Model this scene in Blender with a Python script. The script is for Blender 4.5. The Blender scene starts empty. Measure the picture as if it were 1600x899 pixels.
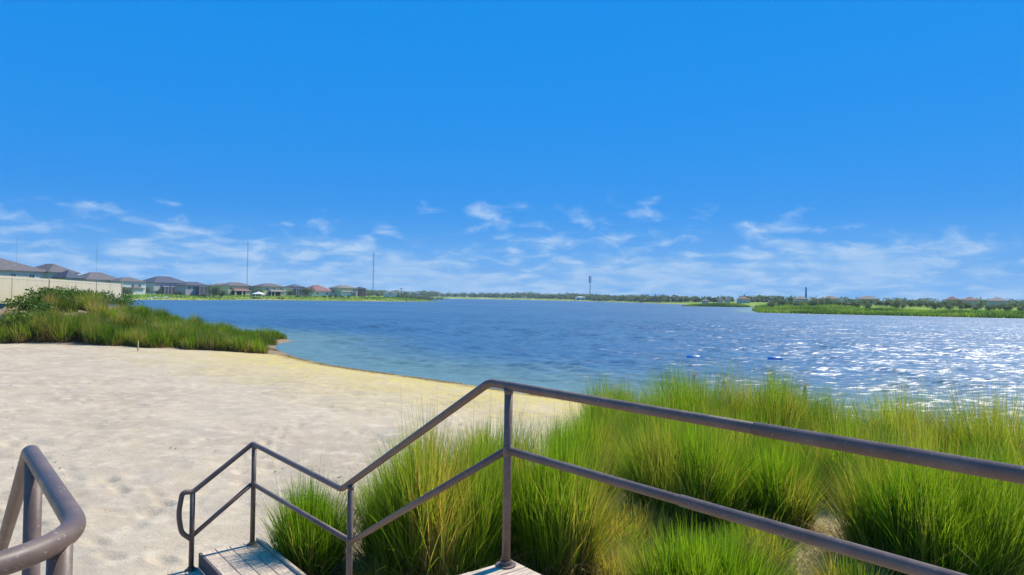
import bpy, math, random
import numpy as np
from mathutils import Matrix, Vector

R = math.radians
rng = np.random.default_rng(11)
random.seed(5)
scene = bpy.context.scene
C = scene.collection

# ------------------------------------------------------------------ camera
F_PX, ZC = 1067.0, 4.0
PITCH, ROLL = R(0.83), R(0.9)
cam_d = bpy.data.cameras.new('camera')
cam = bpy.data.objects.new('camera', cam_d); C.objects.link(cam)
fw = Vector((0, math.cos(PITCH), math.sin(PITCH)))
u0 = Vector((0, -math.sin(PITCH), math.cos(PITCH))); r0 = Vector((1, 0, 0))
rt = r0*math.cos(ROLL) + u0*math.sin(ROLL)
up = -r0*math.sin(ROLL) + u0*math.cos(ROLL)
cam.matrix_world = Matrix(((rt.x, up.x, -fw.x, 0), (rt.y, up.y, -fw.y, 0), (rt.z, up.z, -fw.z, ZC), (0, 0, 0, 1)))
cam_d.sensor_width = 36; cam_d.lens = 36*F_PX/1600
cam_d.clip_start = 0.05; cam_d.clip_end = 30000
scene.camera = cam

# ------------------------------------------------------------------ sky
SUN_EL, SUN_AZ = R(50), R(48)           # azimuth clockwise from +Y (the view)
world = bpy.data.worlds.new('World'); scene.world = world; world.use_nodes = True
nt = world.node_tree; nt.nodes.clear()
def N(t, typ, **kw):
    n = t.nodes.new(typ)
    for k, v in kw.items(): setattr(n, k, v)
    return n
def mathn(t, op, a, b=None, c=None, clamp=False):
    n = t.nodes.new('ShaderNodeMath'); n.operation = op; n.use_clamp = clamp
    for i, v in enumerate((a, b, c)):
        if v is None: continue
        if isinstance(v, (int, float)): n.inputs[i].default_value = v
        else: t.links.new(v, n.inputs[i])
    return n.outputs[0]
def mixc(t, fac, a, b, blend='MIX'):
    n = t.nodes.new('ShaderNodeMix'); n.data_type = 'RGBA'; n.blend_type = blend
    for s, v in ((n.inputs[0], fac), (n.inputs[6], a), (n.inputs[7], b)):
        if isinstance(v, (int, float)): s.default_value = v
        elif isinstance(v, tuple): s.default_value = v if len(v) == 4 else v + (1,)
        else: t.links.new(v, s)
    return n.outputs[2]
def mapr(t, v, a, b, c=0.0, d=1.0, smooth=True):
    n = t.nodes.new('ShaderNodeMapRange'); n.interpolation_type = 'SMOOTHSTEP' if smooth else 'LINEAR'
    t.links.new(v, n.inputs[0])
    for i, x in enumerate((a, b, c, d)): n.inputs[i+1].default_value = x
    return n.outputs[0]
def noise(t, vec, scale, detail=4, rough=0.55, dist=0.0):
    n = t.nodes.new('ShaderNodeTexNoise')
    n.inputs['Scale'].default_value = scale; n.inputs['Detail'].default_value = detail
    n.inputs['Roughness'].default_value = rough; n.inputs['Distortion'].default_value = dist
    if vec is not None: t.links.new(vec, n.inputs['Vector'])
    return n.outputs['Fac']

sky = N(nt, 'ShaderNodeTexSky'); sky.sky_type = 'NISHITA'; sky.sun_disc = False
sky.sun_elevation = SUN_EL; sky.sun_rotation = SUN_AZ
sky.altitude = 0; sky.air_density = 1.0; sky.dust_density = 0.1; sky.ozone_density = 3.0
hs = N(nt, 'ShaderNodeHueSaturation'); hs.inputs['Saturation'].default_value = 1.45; hs.inputs['Value'].default_value = 1.0
nt.links.new(sky.outputs[0], hs.inputs['Color'])
tc = N(nt, 'ShaderNodeTexCoord'); sep = N(nt, 'ShaderNodeSeparateXYZ')
nt.links.new(tc.outputs['Generated'], sep.inputs[0])
zc = mathn(nt, 'MAXIMUM', sep.outputs[2], 0.0)
den = mathn(nt, 'ADD', zc, 0.055)
cv = N(nt, 'ShaderNodeCombineXYZ')
nt.links.new(mathn(nt, 'MULTIPLY', mathn(nt, 'ARCTAN2', sep.outputs[0], sep.outputs[1]), 12.5), cv.inputs[0])
nt.links.new(mathn(nt, 'MULTIPLY', mathn(nt, 'LOGARITHM', den, 2.718), 4.6), cv.inputs[1])
cmap = N(nt, 'ShaderNodeMapping'); cmap.inputs['Location'].default_value = (3.1, 1.7, 0)
nt.links.new(cv.outputs[0], cmap.inputs['Vector'])
big = noise(nt, cmap.outputs[0], 0.42, 3, 0.5)
fine = noise(nt, cmap.outputs[0], 1.7, 8, 0.58, 0.35)
cl = mathn(nt, 'ADD', mathn(nt, 'MULTIPLY', big, 0.62), mathn(nt, 'MULTIPLY', fine, 0.62))
thr = mapr(nt, zc, 0.0, 0.25, 0.36, 0.97, smooth=False)
cov = mathn(nt, 'SUBTRACT', cl, thr)
cmask = mapr(nt, cov, 0.0, 0.25)
cmask = mathn(nt, 'MULTIPLY', cmask, mapr(nt, zc, 0.0, 0.03, 0.56, 0.58))
haze_f = mapr(nt, zc, 0.0, 0.13, 0.85, 0.0)
BG = 0.1
skyb = mixc(nt, 0.9, hs.outputs[0], (0.0, 2.22, 6.9))
skyc = mixc(nt, haze_f, skyb, (1.15, 3.7, 7.3))
cloudc = mixc(nt, mapr(nt, fine, 0.4, 0.75), (3.4, 5.2, 7.3), (6.0, 7.1, 8.0))
col = mixc(nt, cmask, skyc, cloudc)
bg = N(nt, 'ShaderNodeBackground'); bg.inputs['Strength'].default_value = BG
nt.links.new(col, bg.inputs['Color'])
wo = N(nt, 'ShaderNodeOutputWorld'); nt.links.new(bg.outputs[0], wo.inputs['Surface'])

# ------------------------------------------------------------------ sun, exposure
sl = bpy.data.lights.new('sun', 'SUN'); sl.energy = 5.0; sl.angle = R(0.53); sl.color = (1.0, 0.94, 0.83)
so = bpy.data.objects.new('sun', sl); C.objects.link(so)
sd_ = Vector((math.sin(SUN_AZ)*math.cos(SUN_EL), math.cos(SUN_AZ)*math.cos(SUN_EL), math.sin(SUN_EL)))
so.rotation_euler = sd_.to_track_quat('Z', 'Y').to_euler(); so.location = (0, 0, 50)
vs = scene.view_settings
vs.view_transform = 'Standard'; vs.look = 'None'; vs.exposure = 0.3; vs.gamma = 1.0; vs.use_curve_mapping = False
scene.cycles.use_denoising = True
scene.cycles.max_bounces = 8; scene.cycles.transparent_max_bounces = 12
scene.cycles.sample_clamp_indirect = 6; scene.cycles.caustics_reflective = False; scene.cycles.caustics_refractive = False

# ------------------------------------------------------------------ helpers
def tag(o, label=None, cat=None, group=None, kind=None):
    if label: o['label'] = label
    if cat: o['category'] = cat
    if group: o['group'] = group
    if kind: o['kind'] = kind
    return o
def empty(name, loc=(0, 0, 0), rz=0.0):
    o = bpy.data.objects.new(name, None); o.empty_display_size = 0.2
    C.objects.link(o); o.location = loc; o.rotation_euler = (0, 0, rz); return o
def mesh_np(name, V, Q=None, T=None, smooth=False, attrs=None, mat=None):
    """mesh from numpy vertex, quad and triangle arrays"""
    me = bpy.data.meshes.new(name)
    V = np.asarray(V, np.float32).reshape(-1, 3)
    Q = np.zeros((0, 4), np.int32) if Q is None else np.asarray(Q, np.int32).reshape(-1, 4)
    T = np.zeros((0, 3), np.int32) if T is None else np.asarray(T, np.int32).reshape(-1, 3)
    me.vertices.add(len(V)); me.vertices.foreach_set('co', V.ravel())
    nl = Q.size + T.size
    me.loops.add(nl); me.loops.foreach_set('vertex_index', np.concatenate([Q.ravel(), T.ravel()]).astype(np.int32))
    me.polygons.add(len(Q)+len(T))
    st = np.concatenate([np.arange(len(Q))*4, len(Q)*4+np.arange(len(T))*3]).astype(np.int32)
    me.polygons.foreach_set('loop_start', st)
    if smooth: me.polygons.foreach_set('use_smooth', np.ones(len(Q)+len(T), bool))
    for k, v in (attrs or {}).items():
        a = me.attributes.new(k, 'FLOAT', 'POINT'); a.data.foreach_set('value', np.asarray(v, np.float32))
    me.update(calc_edges=True)
    if mat: me.materials.append(mat)
    return me
def link(name, me, parent=None, loc=None):
    o = bpy.data.objects.new(name, me); C.objects.link(o)
    if parent is not None: o.parent = parent
    if loc is not None: o.location = loc
    return o
class MB:
    """collects simple solids, then builds ONE mesh object"""
    def __init__(s): s.v = []; s.f = []
    def add(s, vs, fs):
        k = len(s.v); s.v += [tuple(p) for p in vs]; s.f += [tuple(i+k for i in f) for f in fs]
    def box(s, x0, x1, y0, y1, z0, z1):
        s.add([(x0,y0,z0),(x1,y0,z0),(x1,y1,z0),(x0,y1,z0),(x0,y0,z1),(x1,y0,z1),(x1,y1,z1),(x0,y1,z1)],
              [(0,3,2,1),(4,5,6,7),(0,1,5,4),(1,2,6,5),(2,3,7,6),(3,0,4,7)])
    def obox(s, c, ax, ay, az):     # centre + three half axes
        c = Vector(c); ax = Vector(ax); ay = Vector(ay); az = Vector(az)
        p = [c+ax*i+ay*j+az*k for k in (-1, 1) for i, j in ((-1,-1),(1,-1),(1,1),(-1,1))]
        s.add(p, [(0,3,2,1),(4,5,6,7),(0,1,5,4),(1,2,6,5),(2,3,7,6),(3,0,4,7)])
    def tube(s, pts, r, n=12, cap=True):
        pts = [Vector(p) for p in pts]; m = len(pts)
        rad = r if isinstance(r, (list, tuple)) else [r]*m
        vs = []; prev = None
        for i, p in enumerate(pts):
            t = (pts[min(i+1, m-1)] - pts[max(i-1, 0)]).normalized()
            if prev is None:
                a = Vector((0, 0, 1)) if abs(t.z) < 0.9 else Vector((1, 0, 0))
                x = t.cross(a).normalized()
            else:
                x = (prev - t*prev.dot(t)).normalized()
            y = t.cross(x); prev = x
            k = 1.0
            if 0 < i < m-1:
                a1 = (pts[i]-pts[i-1]).normalized(); a2 = (pts[i+1]-pts[i]).normalized()
                k = 1/max(0.75, math.cos(a1.angle(a2)/2))
            for j in range(n):
                an = 2*math.pi*j/n
                vs.append(p + (x*math.cos(an) + y*math.sin(an))*rad[i]*k)
        fs = [(i*n+j, i*n+(j+1) % n, (i+1)*n+(j+1) % n, (i+1)*n+j) for i in range(m-1) for j in range(n)]
        if cap: fs += [tuple(range(n-1, -1, -1)), tuple((m-1)*n+j for j in range(n))]
        s.add(vs, fs)
    def hip(s, x0, x1, y0, y1, z0, h, ridge=None, thick=0.22):
        """hip roof with an eave board"""
        w, d = x1-x0, y1-y0
        if w >= d:
            q = d/2 if ridge is None else ridge
            a, b = (x0+q, (y0+y1)/2, z0+thick+h), (x1-q, (y0+y1)/2, z0+thick+h)
            top = [(0,1,5,4),(1,2,5),(2,3,4,5),(3,0,4)]
        else:
            q = w/2 if ridge is None else ridge
            a, b = ((x0+x1)/2, y0+q, z0+thick+h), ((x0+x1)/2, y1-q, z0+thick+h)
            top = [(0,1,4),(1,2,5,4),(2,3,5),(3,0,4,5)]
        z1 = z0+thick
        vs = [(x0,y0,z1),(x1,y0,z1),(x1,y1,z1),(x0,y1,z1),a,b,(x0,y0,z0),(x1,y0,z0),(x1,y1,z0),(x0,y1,z0)]
        s.add(vs, top+[(6,7,1,0),(7,8,2,1),(8,9,3,2),(9,6,0,3),(9,8,7,6)])
    def build(s, name, mat, parent=None, loc=None, smooth=False):
        me = bpy.data.meshes.new(name); me.from_pydata(s.v, [], s.f); me.update()
        if smooth: me.polygons.foreach_set('use_smooth', np.ones(len(me.polygons), bool))
        if mat: me.materials.append(mat)
        return link(name, me, parent, loc)
def fillet(pts, rad, k=6):
    """round the corners of a polyline"""
    pts = [Vector(p) for p in pts]; out = [pts[0]]
    for i in range(1, len(pts)-1):
        r_ = rad[i] if isinstance(rad, (list, tuple)) else rad
        if r_ <= 0: out.append(pts[i]); continue
        a = (pts[i-1]-pts[i]); b = (pts[i+1]-pts[i]); l = min(r_, a.length*0.45, b.length*0.45)
        p, q = pts[i]+a.normalized()*l, pts[i]+b.normalized()*l
        for j in range(k+1):
            t = j/k; out.append(p*(1-t)**2 + pts[i]*2*t*(1-t) + q*t*t)
    return out + [pts[-1]]

def copy_tree(o, parent=None):
    c = o.copy(); C.objects.link(c); c.parent = parent
    for ch in o.children: copy_tree(ch, c)
    return c

# value noise in numpy for relief
def _h(ix, iy, s):
    n = (ix*374761393 + iy*668265263 + s*974634777) & 0xffffffff
    n = ((n ^ (n >> 13))*1274126177) & 0xffffffff
    return ((n ^ (n >> 16)) & 0xffff)/65535.0
def vnoise(x, y, s=0):
    x = np.asarray(x, float); y = np.asarray(y, float)
    ix = np.floor(x).astype(np.int64); iy = np.floor(y).astype(np.int64)
    fx = x-ix; fy = y-iy; fx = fx*fx*(3-2*fx); fy = fy*fy*(3-2*fy)
    a = _h(ix, iy, s); b = _h(ix+1, iy, s); c = _h(ix, iy+1, s); d = _h(ix+1, iy+1, s)
    return (a*(1-fx)+b*fx)*(1-fy) + (c*(1-fx)+d*fx)*fy
def sstep(a, b, x):
    t = np.clip((x-a)/(b-a), 0, 1); return t*t*(3-2*t)

# ------------------------------------------------------------------ materials
def material(name):
    m = bpy.data.materials.new(name); m.use_nodes = True
    t = m.node_tree; t.nodes.clear(); o = t.nodes.new('ShaderNodeOutputMaterial')
    return m, t, o
def principled(t, o, rough=0.6, spec=0.4, metal=0.0):
    p = t.nodes.new('ShaderNodeBsdfPrincipled')
    p.inputs['Roughness'].default_value = rough; p.inputs['Specular IOR Level'].default_value = spec
    p.inputs['Metallic'].default_value = metal
    t.links.new(p.outputs[0], o.inputs['Surface']); return p
def bump(t, p, h, strength=0.4, dist=0.02):
    b = t.nodes.new('ShaderNodeBump'); b.inputs['Strength'].default_value = strength; b.inputs['Distance'].default_value = dist
    t.links.new(h, b.inputs['Height']); t.links.new(b.outputs[0], p.inputs['Normal']); return b
def plain(name, c, var=0.12, scale=3.0, rough=0.7, spec=0.3, bs=0.0, bd=0.02, stretch=None):
    m, t, o = material(name); p = principled(t, o, rough, spec)
    g = t.nodes.new('ShaderNodeTexCoord'); v = g.outputs['Object']
    if stretch:
        mp = t.nodes.new('ShaderNodeMapping'); mp.inputs['Scale'].default_value = stretch; t.links.new(v, mp.inputs[0]); v = mp.outputs[0]
    n = noise(t, v, scale, 6, 0.6)
    a = tuple(x*(1-var) for x in c); b = tuple(min(1, x*(1+var)) for x in c)
    t.links.new(mixc(t, mapr(t, n, 0.3, 0.7), a, b), p.inputs['Base Color'])
    if bs: bump(t, p, n, bs, bd)
    return m
def attr(t, name):
    a = t.nodes.new('ShaderNodeAttribute'); a.attribute_name = name; return a.outputs['Fac']

def blade_mat(name, base, mid, tip, dry, trans=0.45):
    """ribbon blades: 'along' 0..1 from root to tip, 'vary' a random per blade, 'dead' share of dry blades"""
    m, t, o = material(name)
    al, va, de = attr(t, 'along'), attr(t, 'vary'), attr(t, 'dead')
    c = mixc(t, mapr(t, al, 0.0, 0.38), base, mid)
    c = mixc(t, mapr(t, al, 0.5, 1.0), c, tip)
    c = mixc(t, de, c, dry)
    hsn = t.nodes.new('ShaderNodeHueSaturation')
    t.links.new(mapr(t, va, 0, 1, 0.48, 1.48, False), hsn.inputs['Value'])
    t.links.new(mapr(t, va, 0, 1, 0.53, 0.475, False), hsn.inputs['Hue'])
    t.links.new(c, hsn.inputs['Color'])
    d = t.nodes.new('ShaderNodeBsdfPrincipled'); d.inputs['Roughness'].default_value = 0.5; d.inputs['Specular IOR Level'].default_value = 0.2
    tr = t.nodes.new('ShaderNodeBsdfTranslucent')
    t.links.new(hsn.outputs[0], d.inputs['Base Color'])
    t.links.new(mixc(t, 1.0, hsn.outputs[0], (1.08, 1.15, 0.45), 'MULTIPLY'), tr.inputs['Color'])
    mx = t.nodes.new('ShaderNodeMixShader'); mx.inputs[0].default_value = trans
    t.links.new(d.outputs[0], mx.inputs[1]); t.links.new(tr.outputs[0], mx.inputs[2]); t.links.new(mx.outputs[0], o.inputs[0])
    return m

M = {}
M['cord'] = blade_mat('cordgrass blades', (0.19, 0.155, 0.03), (0.165, 0.275, 0.014), (0.23, 0.36, 0.024), (0.52, 0.38, 0.12), 0.55)
M['bank'] = blade_mat('bank grass blades', (0.30, 0.21, 0.09), (0.13, 0.21, 0.014), (0.19, 0.29, 0.022), (0.44, 0.31, 0.15), 0.5)
M['marsh'] = blade_mat('marsh grass blades', (0.13, 0.16, 0.03), (0.14, 0.25, 0.03), (0.21, 0.33, 0.05), (0.26, 0.22, 0.09))
M['straw'] = blade_mat('dry straw', (0.42, 0.32, 0.14), (0.52, 0.42, 0.20), (0.54, 0.44, 0.22), (0.32, 0.22, 0.09), 0.3)
M['leaf'] = blade_mat('shrub leaves', (0.06, 0.12, 0.014), (0.075, 0.15, 0.016), (0.10, 0.19, 0.02), (0.10, 0.14, 0.02), 0.35)
M['tree'] = blade_mat('far tree leaves', (0.12, 0.155, 0.085), (0.14, 0.18, 0.095), (0.17, 0.21, 0.11), (0.20, 0.19, 0.12), 0.5)
M['bark'] = plain('bark', (0.12, 0.09, 0.065), 0.3, 4)
# painted rail metal: dark bronze with worn, dusty upper faces
m, t, o = material('bronze rail paint'); p = principled(t, o, 0.45, 0.35)
tcn = t.nodes.new('ShaderNodeTexCoord')
n1 = noise(t, tcn.outputs['Object'], 6, 6, 0.65); n2 = noise(t, tcn.outputs['Object'], 90, 3, 0.6)
c = mixc(t, mapr(t, n1, 0.35, 0.7), (0.125, 0.084, 0.066), (0.185, 0.135, 0.110))
c = mixc(t, mapr(t, n2, 0.63, 0.70), c, (0.30, 0.255, 0.22))
n3 = noise(t, tcn.outputs['Object'], 22, 5, 0.7)
c = mixc(t, mathn(t, 'MULTIPLY', mapr(t, n3, 0.62, 0.72), 0.6), c, (0.19, 0.10, 0.055))
t.links.new(c, p.inputs['Base Color']); t.links.new(mapr(t, n1, 0.3, 0.7, 0.36, 0.6), p.inputs['Roughness'])
bump(t, p, n3, 0.25, 0.003); M['rail'] = m
M['plank'] = plain('weathered deck board', (0.54, 0.425, 0.31), 0.3, 5, 0.85, 0.2, 0.6, 0.006, (1.5, 14, 14))
M['riser'] = plain('dark stained riser board', (0.13, 0.105, 0.105), 0.3, 5, 0.8, 0.2, 0.5, 0.005, (1.5, 14, 14))
M['vinyl'] = plain('cream vinyl', (0.56, 0.50, 0.35), 0.05, 1.2, 0.5, 0.4)
M['wood'] = plain('pale stake wood', (0.48, 0.36, 0.22), 0.15, 8, 0.8)
M['white'] = plain('white paint', (0.78, 0.78, 0.76), 0.05, 1, 0.6)
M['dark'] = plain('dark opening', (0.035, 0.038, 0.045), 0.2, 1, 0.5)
M['steel'] = plain('galvanised steel', (0.22, 0.27, 0.33), 0.1, 0.3, 0.5)
M['bluetower'] = plain('blue painted steel', (0.05, 0.17, 0.42), 0.08, 0.3, 0.5)
M['float'] = plain('blue float plastic', (0.03, 0.19, 0.56), 0.1, 6, 0.4, 0.5)
M['rock'] = plain('pale rock', (0.55, 0.54, 0.50), 0.2, 1.5, 0.9)
m, t, o = material('window glass'); p = principled(t, o, 0.12, 0.6)
p.inputs['Base Color'].default_value = (0.05, 0.06, 0.08, 1); M['glass'] = m
m, t, o = material('screen mesh'); p = principled(t, o, 0.8, 0.2)
n = noise(t, t.nodes.new('ShaderNodeTexCoord').outputs['Object'], 2, 2)
t.links.new(mixc(t, n, (0.10, 0.09, 0.12), (0.16, 0.14, 0.18)), p.inputs['Base Color']); M['screen'] = m

# ------------------------------------------------------------------ terrain
LAKE = np.array([(-17.3,50),(-16.3,48),(-13.2,42.6),(-10.1,38.6),(-7.4,36),(-5.1,34),(-2.05,31.3),(0,29.2),(2.05,27.4),(5,24.6),(9,21.8),
    (14,20.2),(19,19.2),(30,16.5),(60,10),(120,-15),(260,-60),(420,0),(450,120),(300,170),(200,192),(155,209),(120,224),(100,233),(89,241),(90,247),
    (93,256),(104,292),(122,340),(146,400),(168,470),(178,560),(164,650),(150,800),(114,1000),(54,1150),(-49,1300),(-120,1250),(-140,1000),
    (-112,760),(-61,548),(-66,492),(-78,462),(-99,444),(-124,438),(-160,416),(-163,395),(-160,372),(-164,353),(-177,338),(-184,318),(-180,290),(-160,255),(-140,225),(-110,150),
    (-62,97),(-48,83),(-40,76),(-30,68.5),(-21,61.5),(-18.6,58.5),(-18.6,54)])
ISL = np.array([(113,449),(122,445.5),(140,445),(150,447),(157,452),(152,459),(135,463),(119,458)])
def poly_sd(x, y, P):
    """signed distance, negative inside"""
    x = np.asarray(x, float).ravel(); y = np.asarray(y, float).ravel()
    d2 = np.full(x.shape, 1e18); ins = np.zeros(x.shape, bool)
    for i in range(len(P)):
        ax, ay = P[i]; bx, by = P[(i+1) % len(P)]
        ex, ey = bx-ax, by-ay
        tt = np.clip(((x-ax)*ex+(y-ay)*ey)/(ex*ex+ey*ey), 0, 1)
        d2 = np.minimum(d2, (x-ax-tt*ex)**2+(y-ay-tt*ey)**2)
        c_ = ((ay > y) != (by > y))
        with np.errstate(divide='ignore', invalid='ignore'):
            ins ^= c_ & (x < (bx-ax)*(y-ay)/(by-ay+1e-12)+ax)
    d = np.sqrt(d2); return np.where(ins, -d, d)
def shore(x, y):
    a = poly_sd(x, y, LAKE); b = -poly_sd(x, y, ISL)
    return np.maximum(a, b)
FX0, FY0, FX1, FY1 = -31.9, 42.6, -45.2, 79.0     # fence line on the left bank
def terrain(x, y, sd=None, detail=True):
    x = np.asarray(x, float).ravel(); y = np.asarray(y, float).ravel()
    if sd is None: sd = shore(x, y)
    far = sstep(70, 160, np.hypot(x, y)); right = sstep(40, 80, x)*(1-sstep(300, 420, y))
    Zp = 1.15*(1-far)+3.3*far; L = 11*(1-far)+24*far
    Zp = Zp*(1-right*far)+1.1*right*far
    s = np.maximum(sd, 0)
    z = Zp*(1-np.exp(-s/L))
    u = y-(39.6+(x+30)*0.28)
    v = x-(FX0+(y-FY0)*(FX1-FX0)/(FY1-FY0))
    B = 2.15*sstep(-0.5, 6, u)*(1-sstep(1.0, 15, v))*(1-np.exp(-s/3.0))*(1-sstep(95, 160, np.hypot(x, y)))
    z = z+B*(x < 0)
    z = np.where(sd < 0, np.maximum(sd*0.07, -3.0), z)
    if detail:
        near = 1-sstep(30, 70, np.hypot(x, y))
        dd = (vnoise(x*0.5, y*0.5, 1)-.5)*0.10 + (vnoise(x*1.6, y*1.6, 2)-.5)*0.05 + (vnoise(x*4.5, y*4.5, 3)-.5)*0.018 + (vnoise(x*9, y*9, 4)-.5)*0.012
        z = z+dd*near*sstep(0.0, 4.0, np.abs(sd))+(vnoise(x*0.05, y*0.05, 5)-.5)*0.3*far*sstep(3, 20, sd)
    return z
def gz(x, y): return float(terrain([x], [y])[0])

def polar(radii, az):
    rr, aa = np.meshgrid(radii, az, indexing='ij')
    x = (rr*np.sin(aa)).ravel(); y = (rr*np.cos(aa)).ravel()
    nr, na = len(radii), len(az)
    i = np.arange(nr-1)[:, None]*na; j = np.arange(na-1)[None, :]
    q = np.stack([i+j, i+j+1, i+na+j+1, i+na+j], -1).reshape(-1, 4)[:, ::-1]
    return x, y, q
az_g = np.concatenate([np.linspace(-180, -48, 50)[:-1], np.linspace(-48, 48, 430), np.linspace(48, 180, 50)[1:]])*math.pi/180
rad_g = np.concatenate([np.geomspace(0.4, 5, 14)[:-1], np.geomspace(5, 62, 260)[:-1], np.geomspace(62, 1500, 130)[:-1], np.geomspace(1500, 2600, 10)])
gx, gy, gq = polar(rad_g, az_g)
gsd = shore(gx, gy); gzv = terrain(gx, gy, gsd)
u_ = gy-(39.6+(gx+30)*0.28)
for k in range(520):                                   # footprints in trails across the beach
    if k % 13 == 0: px0_, py0_, hd = rng.uniform(-16, -1), rng.uniform(9, 24), rng.uniform(0, 6.28)
    px0_ += math.cos(hd)*.62; py0_ += math.sin(hd)*.62; sgn = .11 if k % 2 else -.11; hd += rng.normal(0, .08)
    ux, uy = px0_-math.sin(hd)*sgn, py0_+math.cos(hd)*sgn
    w_ = np.abs(gx-ux)+np.abs(gy-uy) < 1.2
    a_ = (gx[w_]-ux)*math.cos(hd)+(gy[w_]-uy)*math.sin(hd); b_ = -(gx[w_]-ux)*math.sin(hd)+(gy[w_]-uy)*math.cos(hd)
    q_ = np.sqrt((a_/.17)**2+(b_/.085)**2)
    gzv[w_] += -.045*np.exp(-q_**2)+.016*np.exp(-((q_-1.7)/.5)**2)
lawn = np.clip(sstep(75, 130, np.hypot(gx, gy))*sstep(0.5, 3, gsd), 0, 1)
brush = np.clip(sstep(-1.2, 0.8, u_+(vnoise(gx*.7, gy*.7, 9)-.5)*2.0)*(gx < -14)*(gy < 90), 0, 1)
# the planted bed on the right of the stairs: straw-covered soil
perp_r = gx*0.7716+(gy-4.1)*0.6361
bed = sstep(0.0, 0.9, perp_r+(vnoise(gx*1.3, gy*1.3, 8)-.5)*0.9)*sstep(-3.1, -1.5, gx+(vnoise(gx, gy, 7)-.5)*1.4)*(1-sstep(9.3, 11.5, gy-0.9*np.maximum(gx-1.5, 0)+(vnoise(gx*.9, gy*.9, 6)-.5)*2))*(gy < 40)
m, t, o = material('ground'); p = principled(t, o, 0.95, 0.15)
geo = t.nodes.new('ShaderNodeNewGeometry'); pos = geo.outputs['Position']
S = attr(t, 'shore'); nA = noise(t, pos, 0.35, 5, 0.6); nB = noise(t, pos, 2.2, 8, 0.65); nC = noise(t, pos, 14, 6, 0.7); nD = noise(t, pos, 45, 3, 0.6)
sand = mixc(t, mapr(t, nA, 0.35, 0.65), (0.42, 0.332, 0.232), (0.50, 0.405, 0.282))
nM = noise(t, pos, 0.9, 6, 0.7)
sand = mixc(t, mathn(t, 'MULTIPLY', mapr(t, nM, 0.46, 0.66), 0.55), sand, (0.40, 0.345, 0.27))
sand = mixc(t, mapr(t, nB, 0.45, 0.72), sand, (0.58, 0.48, 0.345))
sand = mixc(t, mathn(t, 'MULTIPLY', mapr(t, nC, 0.57, 0.70), 0.55), sand, (0.25, 0.20, 0.155))
sand = mixc(t, mathn(t, 'MULTIPLY', mapr(t, nD, 0.64, 0.74), 0.5), sand, (0.14, 0.11, 0.08))
shn = mathn(t, 'ADD', S, mathn(t, 'MULTIPLY', mathn(t, 'SUBTRACT', nA, 0.5), 9.0))
alg = mathn(t, 'MULTIPLY', mapr(t, shn, 12.5, 0.5), mapr(t, nB, 0.28, 0.62))
sand = mixc(t, mathn(t, 'MULTIPLY', alg, 0.85), sand, (0.56, 0.44, 0.10))
wet = mathn(t, 'ADD', S, mathn(t, 'MULTIPLY', mathn(t, 'SUBTRACT', nB, 0.5), 2.4))
sand = mixc(t, mathn(t, 'MULTIPLY', mapr(t, wet, 1.5, 0.3), 0.8), sand, (0.30, 0.21, 0.08))
sand = mixc(t, mathn(t, 'MULTIPLY', mapr(t, wet, 0.5, 0.05), 0.8), sand, (0.22, 0.17, 0.07))
lawnc = mixc(t, mapr(t, noise(t, pos, 0.06, 4), 0.35, 0.65), (0.12, 0.22, 0.015), (0.27, 0.34, 0.035))
brc = mixc(t, mapr(t, nB, 0.35, 0.65), (0.20, 0.13, 0.075), (0.36, 0.27, 0.17))
bedc = mixc(t, mapr(t, nC, 0.35, 0.65), (0.30, 0.25, 0.11), (0.50, 0.42, 0.22))
c = mixc(t, attr(t, 'brush'), sand, brc)
c = mixc(t, attr(t, 'bed'), c, bedc)
c = mixc(t, attr(t, 'lawn'), c, lawnc)
t.links.new(c, p.inputs['Base Color'])
hgt = mathn(t, 'ADD', mathn(t, 'MULTIPLY', nB, 1.6), mathn(t, 'ADD', nC, mathn(t, 'MULTIPLY', nD, 0.35)))
bump(t, p, hgt, 0.45, 0.055)
M['ground'] = m
g = link('ground', mesh_np('ground', np.stack([gx, gy, gzv], 1), gq, smooth=True,
    attrs={'shore': gsd, 'lawn': lawn, 'brush': brush, 'bed': bed}, mat=m)); tag(g, kind='structure')

# ------------------------------------------------------------------ water
az_w = np.concatenate([np.linspace(-62, -44, 24)[:-1], np.linspace(-44, 44, 560), np.linspace(44, 120, 60)[1:]])*math.pi/180
rad_w = np.geomspace(15, 1400, 800)
wx, wy, wq = polar(rad_w, az_w)
wsd = shore(wx, wy); wdep = -terrain(wx, wy, wsd, detail=False)
rw = np.hypot(wx, wy); sp = rw*((1400/15)**(1/799)-1)
wz = np.zeros_like(wx)
for k in range(46):
    lam = 0.45*(4.2/0.45)**(k/45); th = R(205)+rng.normal(0, 0.5); ph = rng.uniform(0, 6.28)
    amp = 0.0085*lam**0.8*rng.uniform(.7, 1.3)
    kx, ky = math.sin(th)*2*math.pi/lam, math.cos(th)*2*math.pi/lam
    s_ = np.sin(kx*wx+ky*wy+ph+1.2*vnoise(wx*.12, wy*.12, k))
    wz += amp*sstep(2.2, 5.0, lam/sp)*(s_+0.25*(s_*s_))
gust = 0.55+0.9*vnoise(wx*.03, wy*.05, 77)
wz *= (1-.2*sstep(-2, 30, wx-.12*wy))*gust*sstep(-0.5, 6.0, -wsd)
keep = (wsd[wq] < 1.5).any(1)
m, t, o = material('lake water')
geo = t.nodes.new('ShaderNodeNewGeometry'); pos = geo.outputs['Position']; dep = attr(t, 'depth')
mp = t.nodes.new('ShaderNodeMapping'); mp.inputs['Rotation'].default_value = (0, 0, R(20)); mp.inputs['Scale'].default_value = (0.55, 1.5, 1)
t.links.new(pos, mp.inputs[0])
p = t.nodes.new('ShaderNodeBsdfPrincipled'); p.inputs['Roughness'].default_value = 0.09; p.inputs['IOR'].default_value = 1.333
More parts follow.
